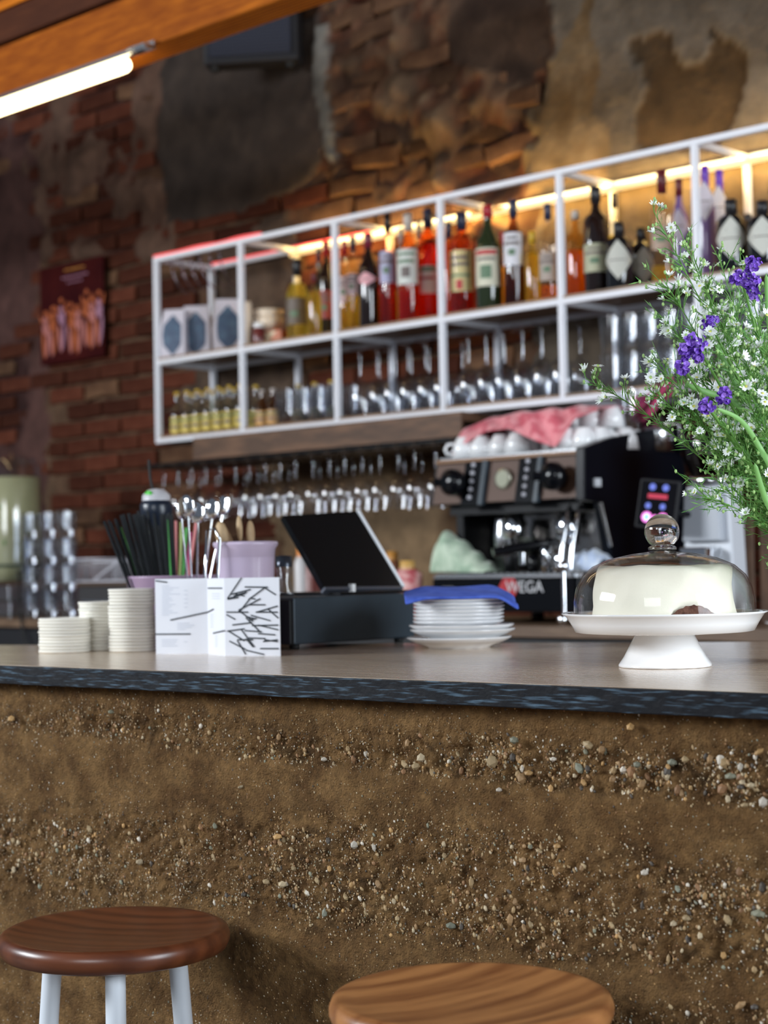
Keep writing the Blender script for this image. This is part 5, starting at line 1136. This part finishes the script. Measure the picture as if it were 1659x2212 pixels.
# ================================================================ STOOLS
def stool(px_, pyt, d, R, lab, M_seat, a0, hseat=.036, rz=0, name='bar_stool'):
    Cs = at(px_, pyt, d=d); zs_ = Cs[2]
    t = thing(name, lab, 'stool', (Cs[0], Cs[1], 0), rz)
    pr = [(.0001, zs_-.012), (R*.45, zs_-.0105), (R*.80, zs_-.004), (R*.90, zs_-.0005), (R*.94, zs_), (R*.975, zs_-.003), (R*.998, zs_-.012), (R*.998, zs_-.020), (R*.97, zs_-hseat*.85), (R*.88, zs_-hseat), (.0001, zs_-hseat)]
    MB().lathe(pr[::-1], 64).build('seat', M_seat, t)
    M_leg = pm('pale blue white paint', (.80, .86, .93), .4)
    for k in range(3):
        a = a0-rz+k*2*PI/3; ca, sa = math.cos(a), math.sin(a); r0, r1 = R*.62, R*.98
        MB().tube([(ca*r0, sa*r0, zs_-hseat+.001), (ca*r1, sa*r1, 0)], [.0145, .0145], 14).build('leg', M_leg, t)
        MB().lathe([(.0001, 0), (.018, 0), (.018, .012), (.0001, .012)], 14, c=(ca*r1, sa*r1, 0)).build('foot_cap', M_rubber, t)
    m = MB(); fr_ = .36; rr = R*.62+(R*.36)*(1-fr_*.9/zs_)
    m.tube([(rr*math.cos(a), rr*math.sin(a), .26) for a in np.linspace(0, 2*PI, 41)], .008, 8, cap=False); m.build('foot_ring', M_leg, t)
    return t
M_s1 = wood('walnut seat', (.060, .016, .007), (.175, .050, .018), (.9, 7, 7), .33, 1.2, coat=.2, dist=3, wavy=.22, bump=.05)
M_s2 = wood('cherry oak seat', (.17, .052, .016), (.56, .25, .085), (.7, 6, 6), .34, .9, coat=.2, dist=14, wavy=.28, bump=.05)
va = math.atan2(CAM[1]+2.5, CAM[0]-3.0)
stool(248, 2004, 2.53, 248*2.53/F, 'dark walnut bar stool with white legs at the left', M_s1, va, rz=.5)
stool(1017, 2146, 2.06, 308*2.06/F, 'lighter grained wooden bar stool nearer the camera', M_s2, va+.3, rz=1.45)

# ================================================================ BOUQUET
Vz = at(1790, 1265, d=2.62)
t = thing('glass_vase', 'clear glass vase holding the flowers at the right end of the counter', 'vase', (Vz[0], Vz[1], ZC)); hv = Vz[2]-ZC
MB().lathe([(.0001, 0), (.050, 0), (.054, .006), (.050, hv*.5), (.044, hv*.8), (.052, hv), (.049, hv), (.041, hv*.8), (.047, hv*.5), (.050, .010), (.0001, .010)], 36).build('body', M_glass, t)
M_st = pm('stem green', (.10, .25, .04), .55); M_lf = pm('leaf green', (.07, .22, .045), .5, rand=.25); M_lf2 = pm('pale leaf', (.16, .36, .09), .5)
M_pet = pm('white petal', (.82, .86, .84), .6); M_yel = pm('daisy eye', (.62, .60, .12), .7); M_bud = pm('green bud', (.30, .48, .16), .6); M_pur = pm('purple bloom', (.16, .045, .50), .7, var=(150, (.36, .20, .75), .12)); M_purd = pm('violet bloom', (.09, .02, .33), .7)
def daisy_mesh(R, n, cup):
    m = MB()
    for k in range(n):
        a = 2*PI*k/n+random.uniform(-.12, .12); w_ = R*.22; c_, s_ = math.cos(a), math.sin(a); L_ = R*random.uniform(.85, 1.08); h_ = cup*L_*random.uniform(.6, 1.3)
        def P(r, o, z): return (r*c_-o*s_, r*s_+o*c_, z)
        m.add([P(R*.15, -w_*.4, 0), P(R*.6*L_/R, -w_, h_*.5), P(L_, -w_*.4, h_), P(L_, w_*.4, h_), P(R*.6*L_/R, w_, h_*.5), P(R*.15, w_*.4, 0)], [(0, 1, 2, 3, 4, 5)], 0)
    m.ball((0, 0, R*.04), R*.24, 8, 5, mi=1, sc=(1, 1, .6)); m.lathe([(.0001, -R*.45), (R*.16, -R*.3), (R*.22, -R*.02)], 7, mi=2)
    return m.mesh('blossom', [M_pet, M_yel, M_bud])
dm = [daisy_mesh(.0088, 11, c) for c in (.1, .35, .6)]+[daisy_mesh(.0065, 8, c) for c in (.8, 1.2)]
def orient(v): return Vector(v).to_track_quat('Z', 'Y')
def bez(a, b, c, n): return [a*(1-s)**2+b*2*s*(1-s)+c*s*s for s in np.linspace(0, 1, n)]
def leaf(m, p, d, L_, w_, mi=1):
    d = Vector(d).normalized(); s_ = d.orthogonal().normalized(); s_.rotate(Matrix.Rotation(random.uniform(0, 6), 3, d)); u_ = d.cross(s_)*.25
    p = Vector(p); m.add([p, p+d*L_*.45+s_*w_+u_*w_, p+d*L_, p+d*L_*.45-s_*w_+u_*w_], [(0, 1, 2), (0, 2, 3)], mi)
def sprig(tx_, ty_, d, lab, nfl=8, size=1.0, bend=.0, dense=1.0, buds=8, grp=None, span=.42):
    T_ = at(tx_, ty_, d=d); ang = random.uniform(0, 6)
    B_ = np.array([Vz[0]+.022*math.cos(ang), Vz[1]+.022*math.sin(ang), ZC+.015]); Mo = np.array([Vz[0]+.015*math.cos(ang), Vz[1]+.015*math.sin(ang), Vz[2]])
    mid = Mo+(T_-Mo)*.5+np.array([0, 0, bend]); line = [B_, B_+(Mo-B_)*.6]+bez(Mo, mid, T_, 16)
    t = tag(bpy.data.objects.new('white_aster_sprig', None), lab, 'flower', grp); COL.objects.link(t); t.location = B_
    loc = lambda p: Vector(np.asarray(p)-B_)
    n_ = len(line); MB().tube([loc(p) for p in line], [.0017-.0010*k/n_ for k in range(n_)], 6).build('stem', M_st, t)
    fo = MB(); L_ = np.linalg.norm(T_-Mo); axis = (T_-Mo)/L_
    up = np.array([0, 0, 1.]); side = np.cross(axis, up); side /= np.linalg.norm(side)+1e-6; up2 = np.cross(side, axis)
    spots = []
    nb_ = int(nfl*1.0)+3
    for k in range(nb_):
        s_ = 1-span*(k/nb_)**1.1; p0_ = np.array(bez(Mo, mid, T_, 60)[int(s_*59)]); a = random.uniform(0, 2*PI); l_ = (.014+.055*(1-s_)**.6*random.uniform(.6, 1.2))*size
        dr = axis*.75+(side*math.cos(a)+up2*math.sin(a))*.75+up*.25; dr /= np.linalg.norm(dr); p1 = p0_+dr*l_
        fo.tube([loc(p0_), loc(p0_+dr*l_*.5+axis*.003), loc(p1)], [.0008, .0006, .0005], 4, 0, cap=False); spots.append((p1, dr))
        for q in range(2):
            d2 = dr+np.array([random.uniform(-.7, .7) for _ in range(3)]); d2 /= np.linalg.norm(d2); pb = p0_+dr*l_*random.uniform(.3, .8); pe = pb+d2*random.uniform(.006, .016)
            fo.tube([loc(pb), loc(pe)], [.0005, .0004], 4, 0, cap=False); fo.ball(loc(pe), .0022, 6, 4, 2, (1, 1, 1.4))
            if random.random() < .5: spots.append((pe, d2))
    for k in range(int(46*dense)):
        s_ = random.uniform(.12, 1); p0_ = np.array(bez(Mo, mid, T_, 60)[int(s_*59)]); a = random.uniform(0, 2*PI); dr = axis*.9+(side*math.cos(a)+up2*math.sin(a))*random.uniform(.4, 1)
        leaf(fo, loc(p0_), dr, random.uniform(.012, .032)*size, random.uniform(.0007, .0016), random.choice((1, 1, 3)))
        if random.random() < .35*dense:
            dr /= np.linalg.norm(dr); p1 = p0_+dr*random.uniform(.02, .06); fo.tube([loc(p0_), loc(p1)], [.0007, .0004], 4, 0, cap=False)
            for q in range(4): leaf(fo, loc(p0_+(p1-p0_)*random.uniform(.2, 1)), dr+np.array([random.uniform(-.8, .8) for _ in range(3)]), random.uniform(.008, .02), .0010, random.choice((1, 3)))
            if random.random() < .5: fo.ball(loc(p1), .0022, 6, 4, 2, (1, 1, 1.4))
    tag(fo.build('fine_foliage', [M_st, M_lf, M_bud, M_lf2], t), kind='stuff')
    random.shuffle(spots)
    for p, dr in spots[:nfl]:
        o = bpy.data.objects.new('blossom', random.choice(dm)); COL.objects.link(o); o.parent = t
        dv = Vector(dr)*.7+Vector((CAM-p)/np.linalg.norm(CAM-p))*random.uniform(.0, .7)+Vector((0, 0, .25)); q = orient(dv)
        s_ = size*random.uniform(.8, 1.15); o.matrix_local = Matrix.Translation(loc(p)) @ q.to_matrix().to_4x4() @ Matrix.Diagonal((s_, s_, s_, 1))
    return t
sp_list = [(1413, 458, 2.50, 12, .03, 'tallest white aster sprig, its tip in front of the bottles'), (1470, 500, 2.55, 10, .02, 'white aster sprig just right of the tallest one'), (1500, 560, 2.46, 10, .02, 'white aster sprig crossing the sixth white post'),
 (1552, 553, 2.60, 8, .01, 'white aster sprig under the diamond label bottle'), (1440, 615, 2.42, 12, .04, 'white aster sprig at the upper left side of the bouquet'), (1437, 690, 2.52, 12, .04, 'white aster sprig left of the small purple bloom'), (1418, 790, 2.46, 12, .05, 'white aster sprig above the magenta cloth'),
 (1266, 818, 2.52, 8, .07, 'long thin aster stem reaching furthest left with green buds'), (1405, 845, 2.44, 10, .05, 'white aster sprig in front of the magenta cloth'), (1625, 640, 2.58, 9, .0, 'white aster sprig below the purple cluster at the top'), (1560, 700, 2.50, 10, .01, 'white aster sprig in the middle of the bouquet'),
 (1632, 692, 2.44, 9, .0, 'flat white aster head at the right of the bouquet'), (1590, 722, 2.40, 9, .01, 'row of white asters across the bouquet middle'), (1578, 756, 2.36, 6, .01, 'large white daisy sprig in the bouquet centre'), (1655, 760, 2.40, 8, .0, 'white aster sprig at the right picture edge'),
 (1598, 822, 2.36, 6, .0, 'large white daisy sprig above the lower purple blooms'), (1500, 800, 2.50, 9, .03, 'white aster sprig beside the large purple bloom'), (1480, 880, 2.46, 9, .03, 'white aster sprig over the coffee machine side'), (1648, 912, 2.38, 5, .0, 'single large daisy at the right edge, lower down'),
 (1565, 915, 2.40, 6, .0, 'lone daisy below the lower purple blooms'), (1512, 940, 2.44, 9, .02, 'cream aster sprig above the coffee grinder'), (1545, 975, 2.50, 6, .02, 'drooping small aster sprig by the grinder hopper'), (1530, 1020, 2.46, 5, .01, 'small aster sprig hanging beside the hopper'), (1518, 1072, 2.42, 3, .04, 'lone tiny aster hanging in front of the grinder'),
 (1620, 1000, 2.42, 5, .0, 'dark green sprig with few flowers at the lower right'), (1650, 850, 2.50, 9, .0, 'white aster sprig behind the green blade leaf'), (1530, 640, 2.62, 8, .0, 'budding aster sprig right of the white post'), (1600, 560, 2.64, 7, .0, 'budding aster sprig behind the top purple cluster')]
for x_, y_, d_, n_, b_, lab in sp_list:
    fewer = .5 if lab.startswith('long thin') else 1
    if y_ < 900 and n_ > 7: n_ = int(n_*1.7)
    sprig(x_, y_, d_, lab, n_, .92 if y_ > 900 else 1.0, b_, 1.5*fewer if y_ > 600 else .8, span=.50 if y_ < 700 else .4)
for k in range(16):
    sprig(random.uniform(1510, 1800), random.uniform(620, 1010), random.uniform(2.42, 2.8), 'leafy aster sprig inside the dense part of the bouquet', 4, .9, random.uniform(-.01, .02), 2.6, grp='leafy sprigs filling the bouquet', span=.3)
# purple statice
def statice(parts, d, lab, stemw=.002):
    T_ = at(parts[0][0], parts[0][1], d=d); ang = random.uniform(0, 6); B_ = np.array([Vz[0]+.02*math.cos(ang), Vz[1]+.02*math.sin(ang), ZC+.015]); Mo = np.array([Vz[0], Vz[1], Vz[2]])+[.012*math.cos(ang), .012*math.sin(ang), 0]
    t = tag(bpy.data.objects.new('purple_flower', None), lab, 'flower'); COL.objects.link(t); t.location = B_; loc = lambda p: Vector(np.asarray(p)-B_)
    line = [B_]+bez(Mo, Mo+(T_-Mo)*.5+np.array([0, 0, .02]), T_, 14); MB().tube([loc(p) for p in line], [stemw]*len(line), 6).build('stem', M_st, t)
    for px_, py_, rx_, ry_, tl_ in parts:
        c_ = at(px_, py_, d=d-.012); m = MB(); kk = d/F
        for q in range(46):
            a = random.uniform(0, 2*PI); r = math.sqrt(random.random()); ox, oy = rx_*r*math.cos(a), ry_*r*math.sin(a); ox, oy = ox*math.cos(tl_)-oy*math.sin(tl_), ox*math.sin(tl_)+oy*math.cos(tl_)
            pc_ = c_+cr*ox*kk-cu*oy*kk+cf*random.uniform(-.012, .012)*(1-r*r); nv = Vector(pc_-c_)*25+Vector(-cf)*.6+Vector([random.uniform(-.5, .5) for _ in range(3)]); R_ = orient(nv).to_matrix(); rr = random.uniform(4, 7.5)*kk
            n_ = 7; vs = [Vector((0, 0, 0))]+[Vector((math.cos(2*PI*i/n_)*rr*random.uniform(.75, 1.1), math.sin(2*PI*i/n_)*rr*random.uniform(.75, 1.1), rr*random.uniform(.2, .6))) for i in range(n_)]
            m.add([loc(pc_)+R_ @ v for v in vs], [(0, i+1, (i+1) % n_+1) for i in range(n_)], 0 if random.random() < .65 else 1)
        m.build('bloom_cluster', [M_pur, M_purd], t)
        MB().tube([loc(c_+cf*.012), loc(T_-[0, 0, .012])], .0012, 5).build('side_stem', M_st, t)
statice([(1600, 598, 22, 12, -.3), (1628, 572, 17, 16, 0), (1622, 606, 20, 16, .2), (1625, 628, 10, 24, -.5)], 2.50, 'purple flower cluster highest in the bouquet')
statice([(1503, 742, 25, 23, 0), (1483, 757, 14, 17, .3), (1507, 768, 10, 14, -.2)], 2.42, 'large deep purple bloom left of the bouquet middle')
statice([(1533, 697, 18, 12, -.5)], 2.47, 'small lavender bloom above the large purple one')
statice([(1474, 793, 13, 16, .3)], 2.42, 'small purple bloom left of and below the large one')
statice([(1527, 877, 17, 15, -.3), (1565, 855, 15, 18, .2)], 2.38, 'pair of purple blooms lowest in the bouquet', .0025)
# long blade leaves
def blade(pts, d, w_, lab):
    P_ = [at(x, y, d=d+.02*i) for i, (x, y) in enumerate(pts)]; ang = random.uniform(0, 6); B_ = np.array([Vz[0]+.02*math.cos(ang), Vz[1]+.02*math.sin(ang), ZC+.015]); Mo = np.array([Vz[0], Vz[1], Vz[2]])
    ctrl = [B_, Mo]+P_[::-1]; line = []
    for i in range(len(ctrl)-1):
        a0_, a1_, a2_, a3_ = ctrl[max(i-1, 0)], ctrl[i], ctrl[i+1], ctrl[min(i+2, len(ctrl)-1)]
        for s_ in np.linspace(0, 1, 7)[:-1]: line.append(.5*((2*a1_)+(-a0_+a2_)*s_+(2*a0_-5*a1_+4*a2_-a3_)*s_**2+(-a0_+3*a1_-3*a2_+a3_)*s_**3))
    line.append(ctrl[-1]); n_ = len(line); m = MB(); vs = []
    for i, p in enumerate(line):
        tdir = line[min(i+1, n_-1)]-line[max(i-1, 0)]; tdir /= np.linalg.norm(tdir); s_ = np.cross(tdir, cf); s_ /= np.linalg.norm(s_); ww = w_*(.45+.55*math.sin(PI*min(1, i/n_*1.05))**.6)*(1 if i < n_-1 else .1)
        for q, o_ in ((-1, 0), (0, .25), (1, 0)): vs.append(tuple(p+s_*ww*q+cf*ww*o_*1.2-B_))
    m.add(vs, [(3*i+j, 3*i+j+1, 3*i+j+4, 3*i+j+3) for i in range(n_-1) for j in (0, 1)], 0, True)
    t = tag(bpy.data.objects.new('blade_leaf', None), lab, 'leaf'); COL.objects.link(t); t.location = B_; o = m.build('blade', [M_lf2], t)
    so = o.modifiers.new('solid', 'SOLIDIFY'); so.thickness = .0006
blade([(1548, 882), (1600, 908), (1640, 965), (1680, 1040)], 2.34, .0040, 'bright green blade leaf arching to the lower purple blooms')
blade([(1480, 830), (1520, 845), (1600, 880), (1690, 1010)], 2.44, .0050, 'green blade leaf in the bouquet middle')
blade([(1535, 700), (1555, 760), (1600, 850), (1680, 1000)], 2.48, .0045, 'green blade leaf rising to the small lavender bloom')
blade([(1655, 590), (1662, 700), (1690, 900)], 2.46, .0045, 'upright green blade leaf at the right edge')
blade([(1630, 1000), (1655, 1080), (1700, 1150)], 2.36, .0050, 'short green blade leaf at the lower right')
